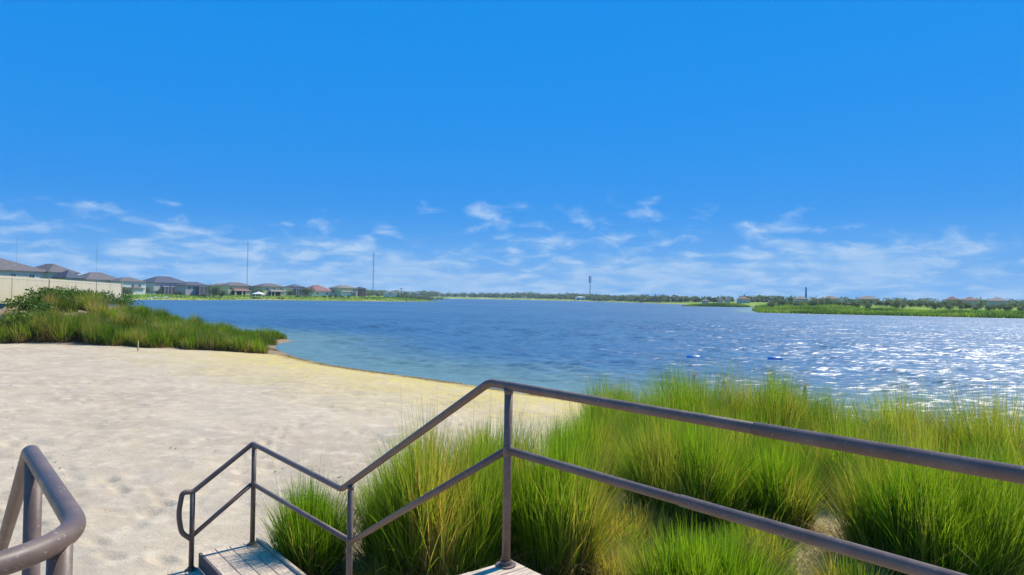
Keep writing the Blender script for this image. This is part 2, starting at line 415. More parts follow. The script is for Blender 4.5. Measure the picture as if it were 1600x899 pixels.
cdeep = mixc(t, mapr(t, noise(t, pos, 0.02, 3), 0.3, 0.7), (0.040, 0.115, 0.205), (0.055, 0.145, 0.245))
cw = mixc(t, mapr(t, dep, 0.1, 1.0), (0.12, 0.21, 0.21), cdeep)
t.links.new(cw, p.inputs['Base Color'])
def ncol(scale, detail):
    n_ = t.nodes.new('ShaderNodeTexNoise'); n_.inputs['Scale'].default_value = scale; n_.inputs['Detail'].default_value = detail; n_.inputs['Roughness'].default_value = .6
    t.links.new(mp.outputs[0], n_.inputs['Vector']); return n_.outputs['Color']
def vm(op, a, b_):
    n_ = t.nodes.new('ShaderNodeVectorMath'); n_.operation = op
    for i_, q_ in enumerate((a, b_)):
        if isinstance(q_, tuple): n_.inputs[i_].default_value = q_
        elif q_ is not None: t.links.new(q_, n_.inputs[i_])
    return n_.outputs[0]
nv = vm('MULTIPLY', vm('SUBTRACT', ncol(2.7, 4), (.5, .5, .5)), (1.7, 2.5, 0))
nv2 = vm('MULTIPLY', vm('SUBTRACT', ncol(.4, 3), (.5, .5, .5)), (.6, .9, 0))
calm = attr(t, 'calm')
t.links.new(mapr(t, calm, 0, 1, .43, .48, False), p.inputs['Roughness'])
sx = t.nodes.new('ShaderNodeSeparateXYZ'); t.links.new(pos, sx.inputs[0])
lee = mapr(t, mathn(t, 'SUBTRACT', sx.outputs[0], mathn(t, 'MULTIPLY', sx.outputs[1], 0.12)), -8.0, 22.0, 0.7, 1.05)   # sheltered, calmer water to the right
sc_ = t.nodes.new('ShaderNodeVectorMath'); sc_.operation = 'SCALE'; t.links.new(vm('ADD', nv, nv2), sc_.inputs[0]); t.links.new(lee, sc_.inputs['Scale'])
nrm = vm('NORMALIZE', vm('ADD', sc_.outputs[0], geo.outputs['Normal']), None)
t.links.new(nrm, p.inputs['Normal'])
tr = t.nodes.new('ShaderNodeBsdfTransparent'); tr.inputs[0].default_value = (0.75, 0.95, 0.92, 1)
mx = t.nodes.new('ShaderNodeMixShader')
t.links.new(mathn(t, 'SUBTRACT', 1.0, mathn(t, 'POWER', 2.718, mathn(t, 'MULTIPLY', dep, -5.0)), clamp=True), mx.inputs[0])
fr = t.nodes.new('ShaderNodeFresnel'); fr.inputs[0].default_value = 1.333; t.links.new(nrm, fr.inputs['Normal'])
mxf = mathn(t, 'MAXIMUM', mx.inputs[0].links[0].from_socket, fr.outputs[0]); t.links.new(mxf, mx.inputs[0])
t.links.new(tr.outputs[0], mx.inputs[1]); t.links.new(p.outputs[0], mx.inputs[2]); t.links.new(mx.outputs[0], o.inputs[0])
w = link('water', mesh_np('water', np.stack([wx, wy, wz], 1), wq[keep], smooth=True, attrs={'depth': np.clip(wdep, 0, 5), 'calm': sstep(40, 400, rw)}, mat=m)); tag(w, kind='structure')

# ------------------------------------------------------------------ boardwalk and stairs
AZ = R(39.5); ZD = ZC-1.6                       # stair direction, deck level
Dv = Vector((-math.sin(AZ), math.cos(AZ), 0)); Nv = Vector((math.cos(AZ), math.sin(AZ), 0)); UP = Vector((0, 0, 1))
P1 = Vector((-0.01, 4.10, ZD))
def SP(s, q, z): return P1+Dv*s+Nv*q+UP*z       # along the rail, across it, height over the deck
bw = tag(empty('boardwalk_stairs', SP(0, 0, -1.3)), 'weathered grey wooden boardwalk stairs stepping down to the sand', 'stairs')
def board(name, s0, s1, q0, q1, ztop, th, mat, along=True):
    """one board, its length along its own X so that the grain follows it"""
    L, Wd = ((s1-s0), (q1-q0)) if along else ((q1-q0), (s1-s0))
    mb = MB(); b_ = 0.004
    hx, hy = L/2, Wd/2
    ring = lambda i, z: [(-hx+i, -hy+i, z), (hx-i, -hy+i, z), (hx-i, hy-i, z), (-hx+i, hy-i, z)]
    vs_ = ring(0, -th)+ring(0, -b_)+ring(b_, 0)
    mb.add(vs_, [(3,2,1,0)]+[(a+i, a+(i+1) % 4, a+4+(i+1) % 4, a+4+i) for a in (0, 4) for i in range(4)]+[(8,9,10,11)])
    o_ = mb.build(name, mat)
    c_ = SP((s0+s1)/2, (q0+q1)/2, ztop)
    ang = math.atan2(Dv.y, Dv.x) if along else math.atan2(Nv.y, Nv.x)
    o_.parent = bw
    o_.location = c_-bw.location; o_.rotation_euler = (random.uniform(-.004, .004), random.uniform(-.002, .002), ang)
    return o_
s = 0.055
while s > -4.6:
    board('plank', s-0.138, s, -2.52 if s > -1.2 else -5.2, 0.085, 0.0, 0.038, M['plank'], along=False); s -= 0.145
for k in range(1, 7):
    s0_ = 0.06+(k-1)*0.335
    for j in range(2): board('tread', s0_+j*0.168, s0_+j*0.168+0.160, -2.47, 0.02, -0.1614*k, 0.038, M['plank'], along=False)
for q in (0.035, -2.50):
    mb = MB(); a_, b_ = SP(-0.1, q, -0.25), SP(2.1, q, -1.30); mb.obox((a_+b_)/2-bw.location, (b_-a_)/2, Nv*0.02, UP*0.13); mb.build('stringer', M['plank'], bw)
for q1_ in (0.075, -0.070, -0.215, -0.360):
    board('plank', 2.08, 4.46+random.uniform(-.01, .01), q1_-0.139, q1_, -1.13, 0.038, M['plank'])
qq = -0.505
while qq > -2.4: board('plank', 2.08, 3.30, qq-0.139, qq, -1.13, 0.038, M['plank']); qq -= 0.145
board('fascia', 2.08, 4.46, 0.079, 0.117, -1.10, 0.30, M['plank'])
for k in range(2):
    qe = -0.503-0.30*k; zt = -1.13-0.15*k
    mb = MB(); c_ = SP(3.88, qe-0.004, zt-0.0775); mb.obox(c_-bw.location, Dv*0.575, Nv*0.012, UP*0.0745); mb.build('riser', M['riser'], bw)
    for j in range(2): board('tread', 3.31, 4.455, qe-0.018-0.142*(j+1)-0.004*j, qe-0.018-0.142*j-0.004*j, zt-0.15, 0.038, M['plank'])
for s_, q_ in ((2.2, 0.0), (4.3, 0.0), (-1.0, 0.0), (-1.0, -2.4), (2.2, -2.3)):
    zt = -1.17 if s_ > 1 else -0.045
    mb = MB(); c_ = SP(s_, q_, zt); gzz = gz(c_.x, c_.y)-0.25; h_ = (c_.z-gzz)/2
    mb.obox(Vector((c_.x, c_.y, gzz+h_))-bw.location, Dv*0.06, Nv*0.06, UP*h_); mb.build('support_post', M['plank'], bw)

# ------------------------------------------------------------------ railings
RR = 0.0255
def rail_part(root, name, pts, r=RR, n=16):
    mb = MB(); mb.tube([Vector(p)-root.location for p in pts], r, n); return mb.build(name, M['rail'], root, smooth=True)
def flange(root, post, c):
    mb = MB(); c = Vector(c)-root.location
    mb.tube([c, c+UP*0.008], 0.06, 20); mb.tube([c+UP*0.008, c+UP*0.03], 0.036, 16); 
    f_ = mb.build('base_flange', M['rail'], post); return f_
rr_ = tag(empty('pipe_railing', SP(0, 0, 0)), 'long brown pipe railing zigzagging down in front of the tall grass', 'railing')
zL, zA = -0.045, 1.07
rail_part(rr_, 'handrail', fillet([SP(-5.2, 0, zA), SP(0.19, 0, zA), SP(2.21, 0, zL), SP(4.40, 0, zL), SP(4.42, -0.60, -0.475),
    SP(4.42, -0.70, -0.46), SP(4.42, -0.735, -0.68), SP(4.42, -0.70, -0.88), SP(4.42, -0.605, -0.96)],
    [0, .05, .04, .03, .03, .06, .09, .09, 0]))
zM = 0.685
rail_part(rr_, 'middle_rail', [SP(-5.2, 0, zM), SP(-0.02, 0, zM)], RR*0.92)
rail_part(rr_, 'middle_rail', [SP(0.02, 0, zM-.005), SP(2.02, 0, -0.435)], RR*0.92)
rail_part(rr_, 'middle_rail', [SP(2.06, 0, -0.435), SP(4.34, 0, -0.475)], RR*0.92)
rail_part(rr_, 'middle_rail', [SP(4.36, -0.02, -0.475), SP(4.42, -0.59, -0.925)], RR*0.92)
for s_, q_, z0_, z1_ in ((-4.0, 0, 0.0, zA), (0.0, 0, 0.0, zA), (2.04, 0, -1.13, 0.035), (4.35, 0, -1.13, zL), (4.42, -0.60, -1.28, -0.48)):
    po = rail_part(rr_, 'post', [SP(s_, q_, z0_), SP(s_, q_, z1_-0.005)], RR)
    flange(rr_, po, SP(s_, q_, z0_))
rail_part(rr_, 'splice_sleeve', [SP(-5.2, 0, zA), SP(-1.62, 0, zA)], RR*1.13)
rail_part(rr_, 'splice_sleeve', [SP(-5.2, 0, zM), SP(-1.25, 0, zM)], RR*1.05)
for s_, q_, z_ in ((0, 0, zM), (2.04, 0, -.437), (4.35, 0, -.475), (-4.0, 0, zM)):
    rail_part(rr_, 'weld_collar', [SP(s_, q_, z_-.034), SP(s_, q_, z_-.022), SP(s_, q_, z_+.022), SP(s_, q_, z_+.034)], [RR*1.0, RR*1.13, RR*1.13, RR*1.0])
for s_, z_ in ((0, zA), (2.04, .035), (4.35, zL)):
    rail_part(rr_, 'weld_collar', [SP(s_, 0, z_-.050), SP(s_, 0, z_-.040), SP(s_, 0, z_-.018)], [RR*1.0, RR*1.08, RR*1.2])
rl = tag(empty('pipe_railing', (-1.0, 1.55, ZD)), 'thick brown pipe railing bending sharply in the lower left corner', 'railing')
zr = ZD+zA
pk = P1+Dv*(-0.42)+Nv*(-2.40)+Vector((0.022, 0, 0)); be = Vector((-0.905, 1.47, 0))
RL = 0.0245
path = [(-1.75, -1.2, zr), (-1.08, 1.12, zr), (be.x, be.y, zr), (pk.x, pk.y, zr)]
dn = pk+Dv*2.0; path += [(dn.x, dn.y, zr-1.08)]
ld = dn+Dv*2.2; path += [(ld.x, ld.y, zr-1.10)]
ed = ld+Dv*0.9; path += [(ed.x, ed.y, zr-1.6)]
rail_part(rl, 'handrail', fillet(path, [0, .25, .30, .035, .04, .04, 0], 10), RL, 20)
pm = pk+Dv*(-0.13)
for x_, y_, zb in ((pm.x, pm.y, ZD), (be.x-0.050, be.y-0.006, ZD), (-1.45, -0.2, ZD)):
    po = rail_part(rl, 'post', [(x_, y_, zb), (x_, y_, zr-0.01)], RL); flange(rl, po, (x_, y_, zb))
for b_, zz, zb in ((dn, zr-1.08, ZD-1.13), (ld-Dv*.05, zr-1.10, None), (ed, zr-1.6, None)):
    zb = gz(b_.x, b_.y)-0.1 if zb is None else zb
    rail_part(rl, 'post', [(b_.x, b_.y, zb), (b_.x, b_.y, zz)], RL)
a_ = pm+Dv*0.02
rail_part(rl, 'middle_rail', [(pm.x, pm.y, zr-.45), (dn.x, dn.y, zr-1.5)], RL*0.9)
rail_part(rl, 'middle_rail', [(dn.x, dn.y, zr-1.5), (ld.x, ld.y, zr-1.52)], RL*0.9)

# ------------------------------------------------------------------ blades
def blades(base, h, lean, azim, width, droop, dead, seg=4, twist=0.8, vary=None):
    """curved tapering ribbons. base (n,3); lean = start angle off vertical; droop = extra bend to the tip"""
    n = len(base); ts = np.linspace(0, 1, seg+1)
    dx, dy = np.cos(azim), np.sin(azim)
    pos_ = np.zeros((n, seg+1, 3)); pos_[:, 0] = base
    for k in range(seg):
        a = lean+droop*((k+.6)/seg)**1.6
        st = (h/seg)[:, None]*np.stack([np.sin(a)*dx, np.sin(a)*dy, np.cos(a)], 1)
        pos_[:, k+1] = pos_[:, k]+st
    wa = azim+math.pi/2+rng.uniform(-twist, twist, n)
    side = np.stack([np.cos(wa), np.sin(wa), np.zeros(n)], 1)
    wt = (1-ts**1.5*0.9)[None, :, None]*width[:, None, None]*0.5
    A = pos_-side[:, None]*wt; B = pos_+side[:, None]*wt
    V = np.stack([A, B], 2).reshape(n, -1, 3)
    m_ = 2*(seg+1); off = (np.arange(n)*m_)[:, None, None]
    q = np.array([[2*k, 2*k+1, 2*k+3, 2*k+2] for k in range(seg)])[None]+off
    al = np.repeat(ts, 2)[None].repeat(n, 0)
    va = (rng.random(n) if vary is None else vary)[:, None].repeat(m_, 1); de = dead[:, None].repeat(m_, 1)
    return V.reshape(-1, 3), q.reshape(-1, 4), dict(along=al.ravel(), vary=va.ravel(), dead=de.ravel())
def clump_parts(root, n, r, h, mat, width=0.008, spread=0.55, dead=0.24, thatch=0.20, stalks=0, seg=4, tone=0.0):
    """a bunch grass: a fountain of green blades, a skirt of dry thatch, tall thin seed stalks"""
    def disk(n_, rr): 
        a = rng.uniform(0, 2*math.pi, n_); q = np.sqrt(rng.random(n_))*rr; return q*np.cos(a), q*np.sin(a), a, q
    rx, ry = rng.uniform(.85, 1.15), rng.uniform(.85, 1.15)
    def zat(x, y):
        return terrain(x+root.location.x, y+root.location.y, detail=True)-root.location.z-0.03
    x, y, a, q = disk(n, r)
    az_ = a+rng.normal(0, 0.7, n)*np.where(rng.random(n) < .3, 2.6, 1.0); f = q/r
    lobes = 1+0.22*np.sin(a*3+rng.uniform(0, 6))*f+0.12*np.sin(a*5+rng.uniform(0, 6))
    hh = h*lobes*(1-.5*rng.random(n)**2.0)*np.sqrt(1.02-0.42*f**2)*(0.86+.28*vnoise(x*4+root.location.x*7, y*4+root.location.y*3, 12))
    le = spread*f**1.5*rng.uniform(0.3, 1.15, n)+rng.normal(0, .06, n)+(rng.random(n) < .10)*rng.uniform(0, .5, n)
    dr = rng.gamma(2.0, 0.12, n)*(0.5+f)
    V, Q, At = blades(np.stack([x*rx, y*ry, zat(x*rx, y*ry)], 1), hh, le, az_, width*rng.uniform(.6, 1.3, n), dr, (rng.random(n) < dead*3.2*sstep(.35, .8, vnoise(x*3.2+root.location.x*5, y*3.2+root.location.y*2, 17)))*rng.uniform(.5, 1, n), seg,
        vary=np.clip(0.5+0.22*rng.standard_normal(n)+0.45*(vnoise(np.cos(a)*2.2+root.location.x*3, np.sin(a)*2.2+f*1.5, 3)-.5)+tone, 0, 1))
    o1 = link('green_blades', mesh_np('green_blades', V, Q, attrs=At, mat=mat), root)
    k = int(n*thatch)
    if k:
        x, y, a, q = disk(k, r*1.1)
        V, Q, At = blades(np.stack([x*rx, y*ry, zat(x*rx, y*ry)+.02], 1), h*rng.uniform(.15, .55, k), rng.uniform(.3, 1.35, k)*(0.4+q/r*.7), a+rng.normal(0, .9, k), width*rng.uniform(.7, 1.5, k),
            rng.uniform(.2, 1.3, k), np.clip(rng.uniform(.5, 1.3, k), 0, 1), 3)
        link('dry_thatch', mesh_np('dry_thatch', V, Q, attrs=At, mat=M['straw']), root)
    if stalks:
        x, y, a, q = disk(stalks, r*.8)
        V, Q, At = blades(np.stack([x, y, zat(x, y)], 1), h*rng.uniform(1.15, 1.5, stalks), q/r*spread*.6+rng.normal(0, .05, stalks), a+rng.normal(0, .5, stalks), np.full(stalks, width*.7), rng.uniform(.0, .25, stalks), rng.uniform(0, .6, stalks), 5)
        link('seed_stalks', mesh_np('seed_stalks', V, Q, attrs=At, mat=mat), root)
    return o1
def PX(px, Y): return (px-800)/F_PX*Y
def clump(px, Y, r, h, n, label, stalks=0, group=None, **kw):
    x = PX(px, Y); e = empty('cordgrass_clump', (x, Y, gz(x, Y)))
    tag(e, label, 'grass clump', group); clump_parts(e, n, r, h, M['cord'], stalks=stalks, **{**dict(width=.0105), **kw}); return e
G1 = 'cordgrass clumps planted beside the stairs'
clump(494, 7.50, .30, 1.08, 3600, 'smallest cordgrass clump, beside the wooden landing below the lowest rail bend', 14, G1, spread=.34)
clump(686, 7.75, .66, 1.58, 9500, 'wide green cordgrass clump behind the sloping rail, left of the tall rail post', 12, G1, spread=.22)
clump(872, 8.00, .50, 1.55, 6500, 'green cordgrass clump with straw edge just right of the tall rail post', 12, G1, spread=.22)
clump(770, 9.60, .45, 1.45, 3800, 'cordgrass clump showing behind the tall rail post at the sand edge', 12, G1, spread=.26)
clump(1075, 9.9, .92, 1.50, 9000, 'big cordgrass clump between upper and lower rail in the middle of the bed', 10, G1, spread=.28)
clump(1215, 9.6, .40, 1.30, 3500, 'cordgrass clump left of the straw gap below the upper rail', 30, G1, spread=.4)
clump(1105, 6.75, .52, .92, 6500, 'low cordgrass clump in front, below the lower rail at the picture bottom', 10, G1, spread=.5)
clump(1455, 8.15, .86, 1.58, 11000, 'largest cordgrass clump on the right, crossed by the upper rail', 70, G1, spread=.28)
clump(1640, 8.6, .60, 1.55, 5000, 'cordgrass clump cut by the right edge behind the upper rail', 70, G1, spread=.45)
clump(1560, 12.0, .8, 1.75, 5000, 'tall wispy cordgrass clump at the right edge against the water', 160, G1, spread=.5)
clump(1420, 12.8, .8, 1.70, 5000, 'wispy topped cordgrass clump against bright water right of the dip', 130, G1, spread=.42)
clump(1340, 11.2, .55, 1.40, 3500, 'cordgrass clump with loose stems in the dip right of the second crest', 60, G1, spread=.42)
G2 = 'cordgrass clumps along the water edge'
for px_, Y_, r_, h_, lb in ((970, 16.5, .8, 1.42, 'leftmost rounded cordgrass clump of the row at the water edge'),
        (1085, 15.4, .95, 1.90, 'cordgrass crest under the left marker post at the water edge'),
        (1200, 15.2, .85, 1.95, 'high cordgrass crest under the right blue float'),
        (1275, 14.6, .8, 1.62, 'cordgrass clump under the right marker post'),
        (1025, 12.9, .9, 1.38, 'cordgrass clump above the upper rail, in front of the leftmost rounded clump'),
        (1150, 12.3, .9, 1.42, 'cordgrass clump above the upper rail below the dip between the two crests'),
        (925, 11.6, .6, 1.40, 'cordgrass clump just above the upper rail, nearest to the sandy shore')):
    clump(px_, Y_, r_, h_, 4600, lb, 14, G2, spread=.36, width=.010)
G3 = 'low grass tufts in the gaps of the bed'
for px_, Y_, r_, h_, lb in ((955, 8.6, .34, .62, 'low tangled grass tuft in the gap right of the straw-edged clump'), (985, 7.6, .30, .48, 'low grass tuft left of the low front clump'), (1000, 9.0, .32, .6, 'yellowish low tuft under the lower rail, at the foot of the big clump'),
        (1250, 6.9, .34, .45, 'low tuft at the picture bottom right of the low front clump'),
        (1340, 7.1, .36, .5, 'low tuft at the picture bottom below the largest clump'), (600, 7.3, .22, .4, 'short tuft at the left foot of the wide clump'), (765, 7.6, .24, .45, 'short tuft between the wide clump and the tall rail post'), (1180, 8.3, .34, .6, 'low tuft at the front foot of the big middle clump')):
    clump(px_, Y_, r_, h_, 1500, lb, 4, G3, spread=.8, dead=.35, thatch=.6, tone=.18)
# fallen straw between the clumps
k = 38000
x = rng.uniform(-3.2, 9, k); y = rng.uniform(5.0, 13.5, k)
pr_ = x*0.7716+(y-4.1)*0.6361
ok = (pr_ > 0.35+rng.random(k)*.5) & (rng.random(k) < 0.9*(vnoise(x*1.4, y*1.4, 21) > .36)+.1) & (x > -2.9+rng.random(k)*.8) & (y < 10.2+.9*np.maximum(x-1.5, 0)+rng.random(k))
x, y = x[ok], y[ok]; k = len(x)
V, Q, At = blades(np.stack([x, y, terrain(x, y)+rng.uniform(0, .05, k)], 1), rng.uniform(.12, .45, k), rng.uniform(.8, 1.5, k), rng.uniform(0, 6.28, k), np.full(k, .008), rng.uniform(0, .5, k), rng.random(k)*.9, 3)
tag(link('fallen_straw', mesh_np('fallen_straw', V, Q, attrs=At, mat=M['straw'])), 'matted dry straw on the ground between the cordgrass clumps', 'straw', kind='stuff')
k = 2600
x = rng.uniform(-3.2, 8, k); y = rng.uniform(5.0, 13, k); pr_ = x*0.7716+(y-4.1)*0.6361
ok = (pr_ > 0.4) & (vnoise(x*.9, y*.9, 33) > .55) & (x > -2.6) & (y < 9.6+.9*np.maximum(x-1.5, 0)); x, y = x[ok], y[ok]; k = len(x)
V, Q, At = blades(np.stack([x, y, terrain(x, y)], 1), rng.uniform(.1, .35, k), rng.uniform(0, .9, k), rng.uniform(0, 6.28, k), np.full(k, .009), rng.uniform(0, 1, k), (rng.random(k) < .2)*1.0, 3)
tag(link('low_weeds', mesh_np('low_weeds', V, Q, attrs=At, mat=M['cord'])), 'low green weeds growing through the straw', 'weeds', kind='stuff')
# twigs and leaf litter on the sand
k = 2600
ang = rng.uniform(R(-46), R(6), k); rd = rng.uniform(8, 40, k); x, y = rd*np.sin(ang), rd*np.cos(ang)
ok = (vnoise(x*.5, y*.5, 41) > .52) & (shore(x, y) > .6) & (x*0.7716+(y-4.1)*0.6361 < 14); x, y = x[ok], y[ok]; k = len(x)
V, Q, At = blades(np.stack([x, y, terrain(x, y)+.008], 1), rng.gamma(2, .028, k), rng.uniform(1.2, 1.5, k), rng.uniform(0, 6.28, k), rng.uniform(.006, .03, k), rng.uniform(0, .3, k), np.full(k, 1.0), 2)
M['litter'] = blade_mat('leaf litter', (0.09, 0.065, 0.04), (0.09, 0.065, 0.04), (0.12, 0.09, 0.05), (0.075, 0.055, 0.035), 0.1)
tag(link('leaf_litter', mesh_np('leaf_litter', V, Q, attrs=At, mat=M['litter'])), 'scattered dark twigs and leaf bits on the pale sand', 'litter', kind='stuff')

k = 9000
i_ = rng.integers(0, 11, k); f_ = rng.random(k); x = LAKE[i_, 0]*(1-f_)+LAKE[i_+1, 0]*f_; y = LAKE[i_, 1]*(1-f_)+LAKE[i_+1, 1]*f_
off = np.abs(rng.normal(0, .35, k))+.25*vnoise(x*.8, y*.8, 51); x = x-off*.55; y = y-off*.85
ok = vnoise(x*.6, y*.6, 52) > .38; x, y = x[ok], y[ok]; k = len(x)
V, Q, At = blades(np.stack([x, y, np.maximum(terrain(x, y), 0)+.015], 1), rng.gamma(2, .05, k), rng.uniform(1.2, 1.55, k), rng.uniform(0, 6.28, k), rng.uniform(.015, .05, k), rng.uniform(0, .3, k), rng.random(k), 2)
M['wrack'] = blade_mat('washed-up weed', (0.20, 0.17, 0.05), (0.26, 0.21, 0.06), (0.30, 0.24, 0.07), (0.34, 0.21, 0.08), 0.2)
tag(link('shore_weed', mesh_np('shore_weed', V, Q, attrs=At, mat=M['wrack'])), 'thin line of dark washed-up weed along the waterline', 'weed', kind='stuff')

# ------------------------------------------------------------------ left bank
def AT(px, py, Y):
    d = fw+rt*((px-800)/F_PX)-up*((py-449.5)/F_PX); return Vector((0, 0, ZC))+d*(Y/d.y)
fen = tag(empty('vinyl_fence', (FX0, FY0, gz(FX0, FY0))), 'cream solid vinyl fence on the bank behind the bushes', 'fence')
fa, fb = Vector((FX0, FY0, 0)), Vector((FX1, FY1, 0)); fa = fa-(fb-fa).normalized()*9.6
fd = (fb-fa).normalized(); fn = Vector((fd.y, -fd.x, 0)); fl = (fb-fa).length
ZF = 3.08; stops = [0.0, 9.6+10.2-8.2, 9.6+10.2, 9.6+18.2, 9.6+26.0, 9.6+32.5, fl]
M['joint'] = plain('post coloured as gap shadow', (0.12, 0.12, 0.07), .1, 2, .6)  # dark colour painted on two posts as the shadow in the panel gaps
for i, d_ in enumerate(stops):
    p_ = fa+fd*d_-fen.location; p_.z = ZF-fen.location.z
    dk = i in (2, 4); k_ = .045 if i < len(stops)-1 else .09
    mb = MB(); mb.obox(p_+UP*0.90, fd*k_, fn*k_, UP*(0.92 if i < len(stops)-1 else 1.02))
    if i == len(stops)-1: mb.obox(p_+UP*1.935, fd*.105, fn*.105, UP*0.016); mb.obox(p_+UP*1.97, fd*.06, fn*.06, UP*0.02)
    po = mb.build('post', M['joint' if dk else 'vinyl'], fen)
    if dk: po['label'] = 'post coloured as gap shadow between pale fence panels'
    if i == len(stops)-1: break
    step = stops[i+1]-d_; c_ = p_+fd*step/2; hw = step/2-k_-.002
    for zz in (0.12, 1.70):
        mb = MB(); mb.obox(c_+UP*zz, fd*hw, fn*.024, UP*.085); mb.build('rail', M['vinyl'], fen)
    nb = int(step/.17); bwid = 2*hw/nb; mb = MB()
    for j in range(nb): mb.obox(c_+fd*(-hw+bwid*(j+.5))+UP*0.91, fd*(bwid/2-.005), fn*.011, UP*.703)
    mb.obox(c_+UP*0.91, fd*hw, fn*.005, UP*.703)
    mb.build('board_panel', M['vinyl'], fen)
# tufts
LBK = 'tall grass clumps on the left bank'
def tuft(x, y, r, h, n, label, **kw):
    e = empty('bank_grass_clump', (x, y, gz(x, y))); tag(e, label, 'grass clump', LBK)
    clump_parts(e, n, r, h, M['bank'], **kw)
lab_front = 'tall green and tan grass clump on the left bank along the sand edge'
lab_mid = 'green grass clump on the left bank behind the front row'
lab_tip = 'low grass clump tapering to the point at the water edge'
for i in range(34):
    f = (i+rng.uniform(-.35, .35))/33; x = -33.5+17.2*f; y = 39.9+(x+30)*.28+rng.uniform(-.1, 1.1)
    h = (1.65-0.6*f)*rng.uniform(.75, 1.15)
    tuft(x, y, .55, h, 520, lab_front, width=.030, spread=rng.uniform(.35, .8), dead=rng.choice([.12, .2, .55]), thatch=.55, seg=3, tone=rng.uniform(-.45, .35))
for i in range(100):
    x = rng.uniform(-35, -18); y = 39.6+(x+30)*.28+rng.uniform(1.0, 13.0)
    v = x-(FX0+(y-FY0)*(FX1-FX0)/(FY1-FY0))
    if v < .7 or float(shore([x], [y])[0]) < .8: continue
    tuft(x, y, rng.uniform(.45, .95), rng.uniform(.75, 1.55)*(1-0.35*sstep(4, 14, v)), 520, lab_mid, width=.032, spread=rng.uniform(.3, .9), dead=rng.choice([.05, .1, .4]), thatch=.15, seg=3, tone=rng.uniform(-.5, .4))
for i in range(22):
    f = i/21; x = -25.2+5.3*f+rng.normal(0, .3); y = 54+5.2*f+rng.normal(0, 1.0)
    if float(shore([x], [y])[0]) < -.9: continue
    tuft(x, y, .6, rng.uniform(.7, 1.0), 360, lab_tip, width=.036, spread=.55, dead=.04, thatch=.05, seg=3)
for i in range(14):
    f = i/13; x = -25-18*f+rng.normal(0, .5); y = 60+16*f+rng.normal(0, 1.0)
    if float(shore([x], [y])[0]) < .2: continue
    tuft(x, y, .7, rng.uniform(.9, 1.4), 320, 'grass clump on the bank slope below the fence end', width=.045, spread=.6, dead=.12, thatch=.1, seg=3)
for x_, y_ in ((-26.7, 43.4), (-27.2, 44.0), (-26.2, 43.8), (-26.5, 42.6), (-22.5, 42.0), (-23.0, 42.7), (-22.1, 42.6), (-28.0, 43.2), (-33.0, 41.0), (-34.2, 40.6), (-23.4, 46.2), (-23.8, 47.2), (-23.0, 47.6), (-24.4, 48.2), (-22.6, 46.8), (-23.6, 49.0)):
    tuft(x_, y_, .7, rng.uniform(.8, 1.2), 520, lab_mid, width=.032, spread=.7, dead=.2, thatch=.2, seg=3, tone=rng.uniform(-.3, .3))
def leaf_cloud(n, c, rad, size, vary_seed=0, hollow=.45):
    """small leaf-shaped faces through an uneven ellipsoid"""
    d = rng.normal(size=(n, 3)); d /= np.linalg.norm(d, axis=1)[:, None]
    lump = 1+.22*np.sin(d[:, 0]*4+vary_seed)*np.cos(d[:, 1]*5+vary_seed*2)+.18*np.sin(d[:, 2]*6+vary_seed*3)
    rr2 = (hollow+(1-hollow)*rng.random(n)**.6)*lump
    P = np.array(c)+d*rr2[:, None]*np.array(rad)
    a = rng.normal(size=(n, 3)); a /= np.linalg.norm(a, axis=1)[:, None]
    b_ = np.cross(a, rng.normal(size=(n, 3))); b_ /= np.linalg.norm(b_, axis=1)[:, None]
    sz = size*rng.uniform(.6, 1.4, n)[:, None]
    V = np.stack([P-a*sz, P+b_*sz*.42, P+a*sz, P-b_*sz*.42], 1).reshape(-1, 3)
    Q = np.arange(n*4).reshape(-1, 4)
    va = np.clip(.5+.25*rng.standard_normal(n)+.5*(vnoise(P[:, 0]*1.3/size*.15+vary_seed, P[:, 2]*1.3/size*.15+P[:, 1], 5)-.5), 0, 1)
    return V, Q, dict(along=np.repeat(rng.random(n), 4), vary=np.repeat(va, 4), dead=np.repeat((rng.random(n) < .06)*1.0, 4))
def shrub(x, y, r, h, label, grp='leafy shrubs in front of the fence', n=900, mat='leaf', size=.10):
    e = empty('leafy_shrub', (x, y, gz(x, y))); tag(e, label, 'shrub', grp)
    Vs, Qs, As = [], [], []; off = 0
    for k in range(4):
        V, Q, At = leaf_cloud(n//4, (rng.normal(0, r*.35), rng.normal(0, r*.3), h*rng.uniform(.45, .66)), (r*.75, r*.7, h*.40), size, rng.uniform(0, 9), .25)
        Vs.append(V); Qs.append(Q+off); off += len(V); As.append(At)
    link('foliage', mesh_np('foliage', np.concatenate(Vs), np.concatenate(Qs), attrs={q: np.concatenate([a[q] for a in As]) for q in As[0]}, mat=M[mat]), e)
    for k in range(4):
        mb = MB(); a = rng.uniform(0, 6.28); mb.tube([(0, 0, -.1), (math.cos(a)*r*.2, math.sin(a)*r*.2, h*.35), (math.cos(a)*r*.5, math.sin(a)*r*.5, h*.7)], [.03, .02, .01], 5); mb.build('stem', M['bark'], e)
    return e
fs = lambda d_, off: fa+fd*d_+fn*off
